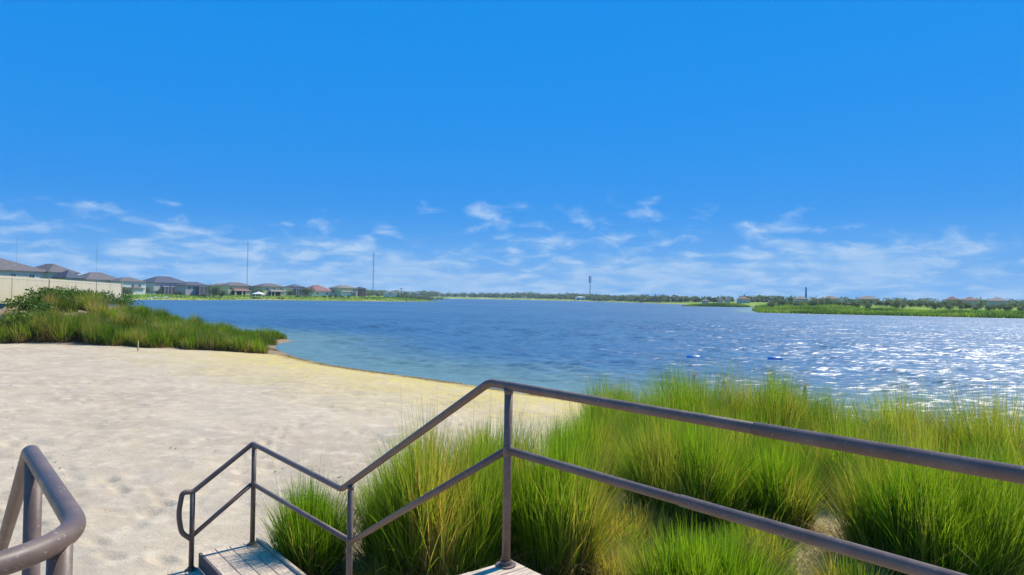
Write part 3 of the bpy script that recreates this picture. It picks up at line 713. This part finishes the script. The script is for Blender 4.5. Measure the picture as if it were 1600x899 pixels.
for d_, off, r, h, lb in ((7.5, 1.7, 1.2, 1.75, 'dark green shrub before the fence at the left picture edge'), (9.6, 1.9, 1.2, 1.5, 'dark green shrub before the fence, next to the leftmost one'),
        (12, 1.8, 1.2, 1.55, 'dark green shrub under the first fence joint'), (15, 1.9, 1.3, 1.4, 'dark green shrub at the middle of the fence'),
        (19, 1.8, 1.3, 1.5, 'rounded shrub covering the fence foot right of its middle'), (24, 2.0, 1.6, 1.45, 'bushy shrub with big leaves near the fence end'),
        (29, 2.0, 1.7, 1.5, 'broad dark shrub with big leaves close to the fence end'), (34, 2.4, 1.6, 1.2, 'low shrub at the foot of the fence end post'), (40.5, 2.6, 1.7, 1.1, 'lowest shrub beyond the fence end')):
    p_ = fs(d_, off); shrub(p_.x, p_.y, r, h*.82, lb)
x = PX(218, 38.6); st = MB(); st.obox((0, 0, .22), (.028, 0, 0), (0, .028, 0), (0, 0, .32)); st.add([(-.028, -.028, .54), (.028, -.028, .54), (.028, .028, .54), (-.028, .028, .54), (0, 0, .60)], [(0,1,4),(1,2,4),(2,3,4),(3,0,4)])
tag(st.build('wooden_stake', M['wood'], None, (x, 38.6, gz(x, 38.6))), 'short pale wooden stake in the sand before the bank grass', 'stake')

# ------------------------------------------------------------------ houses on the far bank
def roofmat(name, c): M[name] = plain(name, c, .22, .8, .85, .2, .5, .05, (1, 1, 6))
roofmat('roof_brown', (0.145, 0.13, 0.128)); roofmat('roof_slate', (0.085, 0.095, 0.125)); roofmat('roof_tan', (0.24, 0.21, 0.18)); roofmat('roof_red', (0.26, 0.135, 0.115)); roofmat('roof_green', (0.20, 0.20, 0.165))
for n_, c_ in (('cream', (0.78, 0.66, 0.34)), ('sandwall', (0.68, 0.58, 0.44)), ('grey', (0.58, 0.53, 0.50)), ('mauve', (0.48, 0.41, 0.43)), ('offwhite', (0.70, 0.68, 0.63)), ('palegreen', (0.50, 0.54, 0.38))):
    M[n_] = plain('stucco '+n_, c_, .08, 1.5, .9, .2, .3, .01)
def window(root, x, z, w_, h_, y=-.04):
    mb = MB(); f_ = .09
    mb.box(x-w_/2-f_, x+w_/2+f_, y-.05, y+.03, z-h_/2-f_, z-h_/2); mb.box(x-w_/2-f_, x+w_/2+f_, y-.05, y+.03, z+h_/2, z+h_/2+f_)
    mb.box(x-w_/2-f_, x-w_/2, y-.05, y+.03, z-h_/2, z+h_/2); mb.box(x+w_/2, x+w_/2+f_, y-.05, y+.03, z-h_/2, z+h_/2); mb.box(x-.03, x+.03, y-.03, y+.03, z-h_/2, z+h_/2)
    wn = mb.build('window', M['white'], root); mb = MB(); mb.box(x-w_/2, x+w_/2, y-.01, y+.02, z-h_/2, z+h_/2); mb.build('pane', M['glass'], wn)
def house(px0, px1, Y, label, storeys=2, roof='roof_brown', wall='cream', rh=None, porch=None, porch_roof=None, lanai=(), wins=(), wing=None, cage=None, group='lake houses beyond the water', depth=11, zg=None, storey=2.9):
    """two-storey body with a hip roof, a porch roof over the ground floor, dark lanai openings between columns"""
    if 260 < Y < 520 and px0 < 600: Y = Y*1.05
    x0, x1 = PX(px0, Y), PX(px1, Y); cx, w_ = (x0+x1)/2, (x1-x0)
    z_ = gz(cx, Y+3) if zg is None else zg
    e = empty('lake_house', (cx, Y, z_), -math.atan2(cx, Y)*0.95+(R(38) if px0 < 600 else 0)); tag(e, label, 'house', group)
    h_ = storeys*storey; hw = w_/2
    mb = MB(); mb.box(-hw, hw, 0, depth, -1.0, h_); mb.build('wall', M[wall], e)
    mb = MB(); mb.hip(-hw-.55, hw+.55, -.55, depth+.55, h_, rh or depth*.24); mb.build('roof', M[roof], e)
    for (x, z, ww, wh) in wins: window(e, x*hw, z, ww, wh)
    if porch:
        a, b_, pd = porch; zt = 2.75
        mb = MB(); P_ = [(a*hw-.4, -pd-.4), (b_*hw+.4, -pd-.4)]
        mb.add([(P_[0][0], -pd-.4, zt), (P_[1][0], -pd-.4, zt), (P_[1][0]-pd*.5, -.01, zt+pd*.42), (P_[0][0]+pd*.5, -.01, zt+pd*.42), (P_[0][0], -.01, zt), (P_[1][0], -.01, zt),
                (P_[0][0], -pd-.4, zt-.2), (P_[1][0], -pd-.4, zt-.2), (P_[1][0], -.01, zt-.2), (P_[0][0], -.01, zt-.2)],
               [(0,1,2,3),(0,3,4),(1,5,2),(6,7,1,0),(7,8,5,1),(9,6,0,4),(9,8,7,6)]); mb.build('porch_roof', M[porch_roof or roof], e)
        prev = a*hw
        ops = sorted(lanai)
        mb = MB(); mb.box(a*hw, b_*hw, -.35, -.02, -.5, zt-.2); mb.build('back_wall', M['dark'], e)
        segs = []; cur = a*hw
        for (l0, l1) in ops:
            segs.append((cur, l0*hw)); cur = l1*hw
        segs.append((cur, b_*hw))
        for (q0, q1) in segs:
            if q1-q0 > .05:
                mb = MB(); mb.box(q0, q1, -pd, -pd+.35, -1.0, zt-.2); mb.build('column' if q1-q0 < 1.6 else 'porch_wall', M[wall], e)
    if wing:
        a, b_, hh, rfm, wm = wing
        mb = MB(); mb.box(a*hw, b_*hw, -2.2, 7, -1.0, hh); mb.build('wing_wall', M[wm], e)
        mb = MB(); mb.hip(a*hw-.5, b_*hw+.5, -2.7, 7.5, hh, min(2.4, (b_-a)*hw*.30)); mb.build('wing_roof', M[rfm], e)
    if cage:
        a, b_, hh, pd = cage
        c_ = MB(); c_.box(a*hw+.05, b_*hw-.05, -pd+.05, -.3, -.6, hh-.05); cg = c_.build('screen_enclosure', M['screen'], e)
        nn = max(2, round((b_-a)*hw/2.4))
        for i in range(nn+1):
            xx = a*hw+(b_-a)*hw*i/nn; mb = MB(); mb.box(xx-.07, xx+.07, -pd-.07, -pd+.07, -.8, hh); mb.build('frame_post', M['white'], cg)
        mb = MB(); mb.box(a*hw-.07, b_*hw+.07, -pd-.075, -pd+.075, hh, hh+.14); mb.build('frame_beam', M['white'], cg)
    return e
two = lambda *xs: tuple((x, 4.4, 1.5, 1.3) for x in xs)
house(-40, 80, 178, 'big brown-roofed house behind the left end of the fence', 2, 'roof_brown', 'grey', 3.6, wins=two(-.6, 0, .5), depth=17, zg=3.0)
house(76, 122, 190, 'grey-roofed house with pale walls behind the fence joint', 2, 'roof_brown', 'palegreen', 2.4, wins=two(-.6, -.1, .3), zg=3.0, depth=11)
house(103, 127, 172, 'small cream house with steep dark roof just above the fence', 1, 'roof_slate', 'cream', 1.9, wins=((-.4, 1.9, 1.2, 1.2), (.4, 1.9, 1.2, 1.2)), zg=4.0, depth=4.5, storey=3.0)
house(134, 196, 340, 'dark brown hip-roofed house behind the fence end', 2, 'roof_brown', 'sandwall', 4.0, wing=(-1.35, -.2, 3.0, 'roof_tan', 'sandwall'), wins=two(-.5, .2), depth=15, storey=3.4)
house(186, 230, 345, 'low house with brown ridge and white wall right of the fence end', 2, 'roof_brown', 'offwhite', 2.2, wing=(-.2, .6, 2.8, 'roof_brown', 'offwhite'), wins=two(0, .5), depth=10, storey=3.2)
house(238, 300, 388, 'largest grey house with tall pointed slate roof and screen enclosure', 2, 'roof_slate', 'grey', 4.0, wing=(.1, .6, 2.9, 'roof_slate', 'offwhite'), wins=two(-.6, -.1, .4, .75)+((.7, 1.6, 1.8, 1.6),), cage=(-.65, -.1, 4.2, 4), depth=16, storey=3.2)
house(288, 330, 385, 'mauve two-storey house with slate roof and white framed screens', 2, 'roof_slate', 'mauve', 2.2, wins=two(-.7, -.3, .4), cage=(-.2, .8, 5.2, 4), depth=10)
house(338, 372, 440, 'cream house half hidden by a tree beside the slate roofs', 2, 'roof_tan', 'cream', 1.6, wins=two(-.4, .2), depth=9)
house(354, 399, 430, 'yellow house with reddish porch roof and two dark porch openings', 2, 'roof_brown', 'cream', 2.4, porch=(-.75, .5, 3.6), porch_roof='roof_red', lanai=((-.62, -.2), (-.08, .1)), wins=two(.75, -.8)+((.75, 1.5, 1.6, 1.4),), depth=12)
house(407, 450, 440, 'cream house with grey roof bands behind the white gazebo', 2, 'roof_brown', 'cream', 2.2, porch=(-.5, .7, 3.2), porch_roof='roof_tan', lanai=((-.45, -.22), (-.15, .3)), wins=two(-.6, 0, .6), depth=12)
house(455, 479, 465, 'narrow house with dark screened porch and white base', 2, 'roof_slate', 'sandwall', 2.0, cage=(-.8, .3, 4.6, 3), wins=two(.6,), depth=10)
house(484, 527, 470, 'house with long red-brown sloping roof and pale grey walls', 1, 'roof_red', 'offwhite', 4.6, wins=((-.5, 1.6, 1.6, 1.3), (.3, 1.6, 1.6, 1.3)), depth=17, storey=3.1)
house(527, 562, 480, 'grey-green roofed house with cream gable at the end of the row', 2, 'roof_green', 'cream', 2.2, wing=(-.95, .3, 2.9, 'roof_green', 'offwhite'), wins=two(.6, .85), cage=(.1, .55, 2.8, 3), depth=12)
house(560, 573, 505, 'small red-brown house beyond the last house of the row', 2, 'roof_slate', 'roof_red', 1.6, wins=two(0,), depth=7)
for i, (a, b_, lb) in enumerate(((600, 609, 'leftmost tiny white house on the distant point'), (611, 621, 'second tiny white house on the distant point'), (624, 631, 'white house under the lone palm on the distant point'), (637, 644, 'small pale house right of the lone palm'), (648, 657, 'rightmost tiny white house on the distant point'))):
    house(a, b_, 800, lb, 1, 'roof_tan', 'offwhite', 1.8, depth=8, group='tiny white houses on the distant point', zg=2.6, storey=4.2)
for a, b_, Y_, rf, lb in ((688, 701, 1360, 'roof_tan', 'far pale house left of the open water middle'), (703, 714, 1370, 'roof_tan', 'far white house beside the far pale house'), (871, 876, 1220, 'roof_tan', 'tiny white far house left of the cell tower'), (1055, 1068, 735, 'roof_tan', 'white shore house left of the marsh island'),
        (1097, 1108, 600, 'roof_tan', 'pale house behind the left of the marsh island'), (1122, 1130, 590, 'roof_tan', 'pale house behind the middle of the marsh island'), (1133, 1141, 590, 'roof_tan', 'small pale house behind the right of the marsh island'), (1152, 1172, 585, 'roof_red', 'long pale house behind the right tip of the marsh island'),
        (1480, 1497, 420, 'roof_red', 'red-brown roofed house among the right trees'), (1504, 1528, 380, 'roof_red', 'larger red-brown roofed house with pale walls among the right trees'), (1545, 1572, 380, 'roof_tan', 'pale low house at the right among the trees'), (1240, 1262, 520, 'roof_tan', 'grey-roofed house left of the blue tower foot'), (1285, 1312, 500, 'roof_tan', 'grey-roofed house right of the blue tower'), (1340, 1372, 470, 'roof_tan', 'wide grey-roofed house between the right trees')):
    house(a, b_, Y_, lb, 1, rf, 'offwhite' if Y_ > 600 else 'sandwall', 2.2, depth=10, group='small houses on the far shore', storey=3.4)
ws = empty('white_warehouse', (PX(908, 1060), 1060, gz(PX(908, 1060), 1065))); tag(ws, 'long bright white building at the foot of the cell tower', 'building')
mb = MB(); mb.box(-7.5, 7.5, 0, 14, -1, 4.2); mb.build('wall', M['white'], ws); mb = MB(); mb.hip(-7.8, 7.8, -.4, 14.4, 4.2, 1.0); mb.build('roof', M['white'], ws)
for x_ in (-4, 3): 
    mb = MB(); mb.box(x_-1, x_+1, -.08, .02, -.2, 2.6); mb.build('door', M['dark'], ws)
# gazebo, boat, rocks
gX, gY = PX(408, 432), 428; gb = empty('gazebo', (gX, gY, gz(gX, gY))); tag(gb, 'white canopy gazebo on the lawn between the two cream houses', 'gazebo')
mb = MB(); mb.add([(-3.2, -3.2, 2.5), (3.2, -3.2, 2.5), (3.2, 3.2, 2.5), (-3.2, 3.2, 2.5), (-1, -1, 3.6), (1, -1, 3.6), (1, 1, 3.6), (-1, 1, 3.6), (0, 0, 4.1)], [(3,2,1,0),(0,1,5,4),(1,2,6,5),(2,3,7,6),(3,0,4,7),(4,5,8),(5,6,8),(6,7,8),(7,4,8)]); mb.build('canopy', M['white'], gb)
for a in (-3, 3):
    for b_ in (-3, 3): mb = MB(); mb.box(a-.1, a+.1, b_-.1, b_+.1, -.3, 2.5); mb.build('leg', M['white'], gb)
bX, bY = PX(397, 452), 446; bo = empty('moored_boat', (bX, bY, 0)); tag(bo, 'small white boat moored at the lawn below the gazebo', 'boat')
mb = MB(); mb.add([(-2.4, -.8, .75), (1.4, -.85, .75), (2.8, 0, .95), (1.4, .85, .75), (-2.4, .8, .75), (-2.2, -.5, -.15), (1.3, -.4, -.15), (2.2, 0, 0), (1.3, .4, -.15), (-2.2, .5, -.15)], [(0,5,6,1),(1,6,7,2),(2,7,8,3),(3,8,9,4),(4,9,5,0),(0,1,2,3,4),(9,8,7,6,5)]); mb.build('hull', M['white'], bo)
mb = MB(); mb.box(-.8, .5, -.5, .5, .75, 1.5); mb.build('console', M['steel'], bo); mb = MB(); mb.box(-1.1, .7, -.75, .75, 2.2, 2.28); [mb.box(a-.03, a+.03, b_-.03, b_+.03, .75, 2.2) for a in (-.9, .5) for b_ in (-.6, .6)]; mb.build('top', M['white'], bo)
for i in range(9):
    px_ = 232+i*3.6+rng.uniform(-1, 1); Y_ = 338+i*1.5+rng.uniform(-2, 4); X_ = PX(px_, Y_)
    t_ = 0
    while float(shore([X_], [Y_])[0]) < .6 and t_ < 60: X_ -= .8; t_ += 1
    mb = MB(); n_ = 7; rr3 = rng.uniform(.5, 1.1)
    ring1 = [(math.cos(6.283*k/n_)*rr3*rng.uniform(.8, 1.2), math.sin(6.283*k/n_)*rr3*rng.uniform(.7, 1.1), -.4) for k in range(n_)]
    ring2 = [(a*rng.uniform(.6, .85), b_*rng.uniform(.6, .85), rng.uniform(.2, .5)) for a, b_, _ in ring1]
    mb.add(ring1+ring2+[(0, 0, rng.uniform(.45, .7))], [(k, (k+1) % n_, n_+(k+1) % n_, n_+k) for k in range(n_)]+[(n_+k, n_+(k+1) % n_, 2*n_) for k in range(n_)])
    tag(mb.build('shore_rock', M['rock'], None, (X_, Y_, gz(X_, Y_))), 'pale rock of the heap on the lawn shore below the large slate-roofed house', 'rock', 'pale rocks on the far lawn shore')

# ------------------------------------------------------------------ masts and towers
def mast(px, ytop, Y, wid, label):
    x_ = PX(px, Y); z0_ = gz(x_, Y); tp = AT(px, ytop, Y).z; h_ = tp-z0_
    e = empty('radio_mast', (x_, Y, z0_)); tag(e, label, 'radio mast', 'thin radio masts behind the houses')
    legs = [(math.cos(a)*wid/2, math.sin(a)*wid/2) for a in (R(90), R(210), R(330))]
    for lx, ly in legs: mb = MB(); mb.tube([(lx, ly, -1), (lx, ly, h_)], wid*.085, 6); mb.build('leg', M['steel'], e)
    mb = MB(); nb = int(h_/(wid*2.2))
    for i in range(nb):
        za, zb = h_*i/nb, h_*(i+1)/nb
        for k in range(3):
            a, b_ = legs[k], legs[(k+1) % 3]
            mb.tube([(a[0], a[1], za), (b_[0], b_[1], zb)], wid*.05, 4, False)
    mb.build('lattice', M['steel'], e); mb = MB(); mb.tube([(0, 0, h_-.5), (0, 0, h_+3)], .12, 6); mb.build('antenna', M['steel'], e)
mast(150, 382, 900, .7, 'thin radio mast rising above the fence end')
mast(386, 377, 950, 1.2, 'thin radio mast behind the yellow house')
mast(583, 394, 1000, 1.7, 'darkest radio mast, standing right of the last house')
mast(25, 372, 900, .55, 'faint radio mast at the far left above the big brown roof')
def cell_tower(px, ytop, Y, r0_, label, mat, heads):
    x_ = PX(px, Y); z0_ = gz(x_, Y); h_ = AT(px, ytop, Y).z-z0_
    e = empty('cell_tower', (x_, Y, z0_)); tag(e, label, 'tower')
    mb = MB(); mb.tube([(0, 0, -1), (0, 0, h_*.5), (0, 0, h_)], [r0_, r0_*.8, r0_*.55], 12); mb.build('pole', mat, e)
    for zf in heads:
        mb = MB(); 
        for k in range(3):
            a = k*2.094; c_, s_ = math.cos(a), math.sin(a)
            for j in (-1, 0, 1): mb.obox((c_*r0_*2.1-s_*j*r0_*.9, s_*r0_*2.1+c_*j*r0_*.9, h_*zf), (c_*.25, s_*.25, 0), (-s_*.3, c_*.3, 0), (0, 0, h_*.045))
        mb.tube([(0, 0, h_*zf-.15), (0, 0, h_*zf+.15)], r0_*2.2, 12); mb.build('antenna_array', mat, e)
cell_tower(922, 432, 1180, .9, 'grey cell tower with stacked antennas on the far shore', M['steel'], (.96, .86, .76))
cell_tower(1259.5, 449, 600, 1.0, 'blue monopole tower above the right treeline', M['bluetower'], ())

# ------------------------------------------------------------------ trees
def tree_proto(h, rx, rz, n=1100, size=.42, palm=False):
    e = empty('shore_tree', (0, 0, 0))
    if palm:
        mb = MB(); mb.tube([(0, 0, -.5), (.15, 0, h*.5), (.1, 0, h*.9)], [.28, .22, .17], 8); mb.build('trunk', M['bark'], e)
        k = 26; a = rng.uniform(0, 6.28, k)
        V, Q, At = blades(np.tile([[.1, 0, h*.88]], (k, 1)), rng.uniform(2.2, 3.2, k), rng.uniform(.2, 1.2, k), a, np.full(k, .9), rng.uniform(.7, 1.5, k), np.zeros(k), 5, .2)
        link('crown', mesh_np('crown', V, Q, attrs=At, mat=M['tree']), e); return e
    mb = MB(); mb.tube([(0, 0, -.8), (.1, 0, h*.3), (0, .1, h*.55)], [.28, .2, .1], 7)
    for k in range(4): a = rng.uniform(0, 6.28); mb.tube([(.05, 0, h*.25+k*.2), (math.cos(a)*rx*.5, math.sin(a)*rx*.5, h*.6)], [.12, .05], 5)
    mb.build('trunk', M['bark'], e)
    Vs, Qs, As = [], [], []; off = 0
    for k in range(5):
        V, Q, At = leaf_cloud(n//5, (rng.normal(0, rx*.38), rng.normal(0, rx*.38), h*rng.uniform(.36, .62)), (rx*rng.uniform(.55, .8), rx*.65, h*rng.uniform(.30, .38)), size, rng.uniform(0, 9), .3)
        Vs.append(V); Qs.append(Q+off); off += len(V); As.append(At)
    link('crown', mesh_np('crown', np.concatenate(Vs), np.concatenate(Qs), attrs={q: np.concatenate([a[q] for a in As]) for q in As[0]}, mat=M['tree']), e)
    return e
protos = [tree_proto(7.0, 4.2, 3.0), tree_proto(6.0, 3.6, 2.6), tree_proto(7.8, 3.2, 3.2), tree_proto(5.2, 4.4, 2.3)]
used = set()
def plant(k, x_, y_, sc, label, group):
    t_ = protos[k] if k not in used else copy_tree(protos[k]); used.add(k)
    t_.location = (x_, y_, gz(x_, y_)); t_.rotation_euler = (0, 0, rng.uniform(0, 6.28)); t_.scale = (sc, sc, sc*rng.uniform(.9, 1.1)); tag(t_, label, 'tree', group)
GT = 'rounded trees of the right shore belt'
for i in range(86):
    px_ = 1196+ (i+rng.uniform(-.6, .6))*4.9; Y_ = rng.uniform(330, 470)-(px_-1200)*.12
    x_ = PX(px_, Y_)
    if float(shore([x_], [Y_])[0]) < 5: continue
    plant(int(rng.integers(0, 4)), x_, Y_, rng.uniform(.4, .68), 'rounded dark green tree in the belt behind the right marsh grass', GT)
for px_, Y_, sc, lb in ((197, 345, 1.0, 'bushy tree between the fence end and the low white-walled house'), (334, 400, 1.0, 'bushy green tree between the mauve house and the yellow house'), (345, 405, .8, 'lower green tree left of the yellow house'), (403, 448, .9, 'green tree squeezed between the yellow and the cream house'),
        (452, 462, .8, 'green tree between the cream house and the narrow house'), (480, 480, 1.0, 'green tree behind the left slope of the red-brown roof'), (228, 380, .8, 'bushy tree left of the large slate-roofed house'), (32, 150, .55, 'olive tree before the big brown roof at the left'), (52, 150, .5, 'green tree before the big brown roof, right of the olive one'), (8, 150, .55, 'grey-green tree at the left picture edge over the fence')):
    plant(int(rng.integers(0, 4)), PX(px_, Y_), Y_, sc, lb, 'trees between the lake houses')
for px_, Y_, sc in ((508, 455, .32), (516, 456, .36), (525, 458, .34), (535, 462, .3), (466, 452, .3), (545, 465, .3), (320, 385, .4), (246, 388, .45), (275, 390, .35), (282, 390, .4), (312, 385, .3), (442, 430, .25), (436, 430, .25)):
    plant(int(rng.integers(0, 4)), PX(px_, Y_), Y_, sc, 'low dark garden shrub at the foot of the lake houses', 'garden shrubs of the lake houses')
pt = tree_proto(11, 0, 0, palm=True); pt.name = 'palm_tree'; pt.location = (PX(627, 780), 780, gz(PX(627, 780), 780)); tag(pt, 'lone palm above the tiny white houses on the distant point', 'palm')
for px_ in (80, 98):
    p2 = copy_tree(pt); p2.location = (PX(px_, 160), 160, gz(PX(px_, 160), 160)-.5); p2.scale = (.62, .62, .62); tag(p2, 'small palm before the grey-roofed house, at the fence joint' if px_ == 80 else 'small palm beside the small cream house above the fence', 'palm')
# far woods reading as one band
def wood(name, pts, n, hgt, size, label, mat='tree', jit=25):
    P = np.array(pts, float); seg = np.linalg.norm(np.diff(P, axis=0), axis=1); cum = np.concatenate([[0], np.cumsum(seg)])
    nt_ = n//70; tt_ = np.sort(rng.uniform(0, cum[-1], nt_))
    cx_ = np.interp(tt_, cum, P[:, 0])+rng.normal(0, jit*.3, nt_); cy_ = np.interp(tt_, cum, P[:, 1])+rng.uniform(35, 35+jit*2, nt_)
    zz = terrain(cx_, cy_); Vs, Qs, As = [], [], []; off = 0
    for i in range(nt_):
        hh = hgt*min(1.0, math.hypot(cx_[i], cy_[i])/1250)*rng.uniform(.65, 1.15)*(0.75+.5*vnoise([tt_[i]/60.], [0.3], 3)[0])
        V, Q, At = leaf_cloud(70, (cx_[i], cy_[i], zz[i]+hh*.55), (hh*.75, hh*.7, hh*.5), size, rng.uniform(0, 9), .35)
        Vs.append(V); Qs.append(Q+off); off += len(V); As.append(At)
    o_ = link(name, mesh_np(name, np.concatenate(Vs), np.concatenate(Qs), attrs={q: np.concatenate([a[q] for a in As]) for q in As[0]}, mat=M[mat]))
    tag(o_, label, 'wood', kind='stuff')
wood('far_wood', [(-420, 980), (-230, 1020), (-150, 1290), (-49, 1335), (54, 1185), (120, 1030), (158, 820), (175, 690), (215, 600), (250, 560)], 42000, 9, 1.5, 'dark treeline along the far shore of the lake')
wood('far_wood', [(235, 620), (300, 560), (420, 560), (620, 540)], 14000, 9, .9, 'blue-green wood behind the right shore belt')
wood('far_wood', [(-560, 560), (-330, 620), (-180, 640), (-120, 640), (-85, 760)], 10000, 9, 1.0, 'low trees far behind the row of lake houses')
# marsh grass on the right shore and the island
def marsh(name, region, n, hgt, wid, label):
    x0_, x1_, y0_, y1_ = region
    x = rng.uniform(x0_, x1_, n*5); y = rng.uniform(y0_, y1_, n*5); sd = shore(x, y)
    ok = (sd > -1.2) & (sd < 38) & ((np.abs(x) < 1.02*y*.76)); x, y = x[ok][:n], y[ok][:n]; n = len(x)
    h_ = hgt*rng.uniform(.6, 1.1, n)*(.6+.8*vnoise(x*.08, y*.08, 4))
    V, Q, At = blades(np.stack([x, y, terrain(x, y)-.05], 1), h_, rng.normal(.1, .15, n), rng.uniform(0, 6.28, n), wid*rng.uniform(.6, 1.3, n), rng.uniform(0, .6, n), (rng.random(n) < .12)*.8, 2,
        vary=np.clip(vnoise(x*.12, y*.12, 14)*1.3-.15+rng.normal(0, .12, n), 0, 1))
    tag(link(name, mesh_np(name, V, Q, attrs=At, mat=M['marsh'])), label, 'marsh grass', kind='stuff')
marsh('marsh_grass', (82, 240, 165, 300), 20000, 1.5, .42, 'bright green marsh grass strip along the right shore')
marsh('marsh_grass', (110, 160, 443, 466), 5000, 1.6, .5, 'green marsh grass covering the small island')
marsh('marsh_grass', (135, 215, 280, 480), 6000, 1.7, .5, 'green marsh grass lining the inlet behind the right strip')
marsh('marsh_grass', (-195, -55, 300, 590), 8000, .55, .5, 'yellow-green grass fringe along the lawn of the lake houses')

# ------------------------------------------------------------------ floats and marker posts by the near shore
for px_, lb in ((1085, 'blue float on the water above the left marker post'), (1212, 'blue float on the water right of the left one')):
    Y_ = 46.0; x_ = PX(px_, Y_); e = empty('water_float', (x_, Y_, 0.0)); tag(e, lb, 'float', 'blue floats on the lake')
    mb = MB(); mb.tube([(-.50, 0, .08), (-.46, 0, .08), (-.36, 0, .08), (.36, 0, .08), (.46, 0, .08), (.50, 0, .08)], [.05, .15, .22, .22, .15, .05], 14); mb.build('body', M['float'], e, smooth=True)
    mb = MB(); mb.tube([(-.05, 0, .08), (.05, 0, .08)], .228, 14); mb.build('band', M['steel'], e)
for px_, yt, lb in ((1086, 579, 'short marker post with small white plate behind the left grass crest'), (1259, 597, 'short marker post with small white plate right of the second crest')):
    Y_ = 18.5; x_ = PX(px_, Y_); z0_ = gz(x_, Y_); h_ = AT(px_, yt, Y_).z-z0_
    e = empty('marker_post', (x_, Y_, z0_)); tag(e, lb, 'marker post', 'marker posts by the water edge')
    mb = MB(); mb.box(-.03, .03, -.045, .045, -.4, h_-.02); mb.build('post', M['steel'], e)
    mb = MB(); mb.box(-.09, .09, -.07, -.047, h_-.11, h_); mb.build('plate', M['white'], e)

# ------------------------------------------------------------------ air
m, t, o = material('haze'); pv = t.nodes.new('ShaderNodeVolumePrincipled')
pv.inputs['Color'].default_value = (0.62, 0.80, 1.0, 1); pv.inputs['Density'].default_value = 0.00017; pv.inputs['Anisotropy'].default_value = 0.0
t.links.new(pv.outputs[0], o.inputs['Volume'])
mb = MB(); mb.box(-2700, 2700, -2700, 2700, -4.2, 100); tag(mb.build('haze', m), kind='stuff')
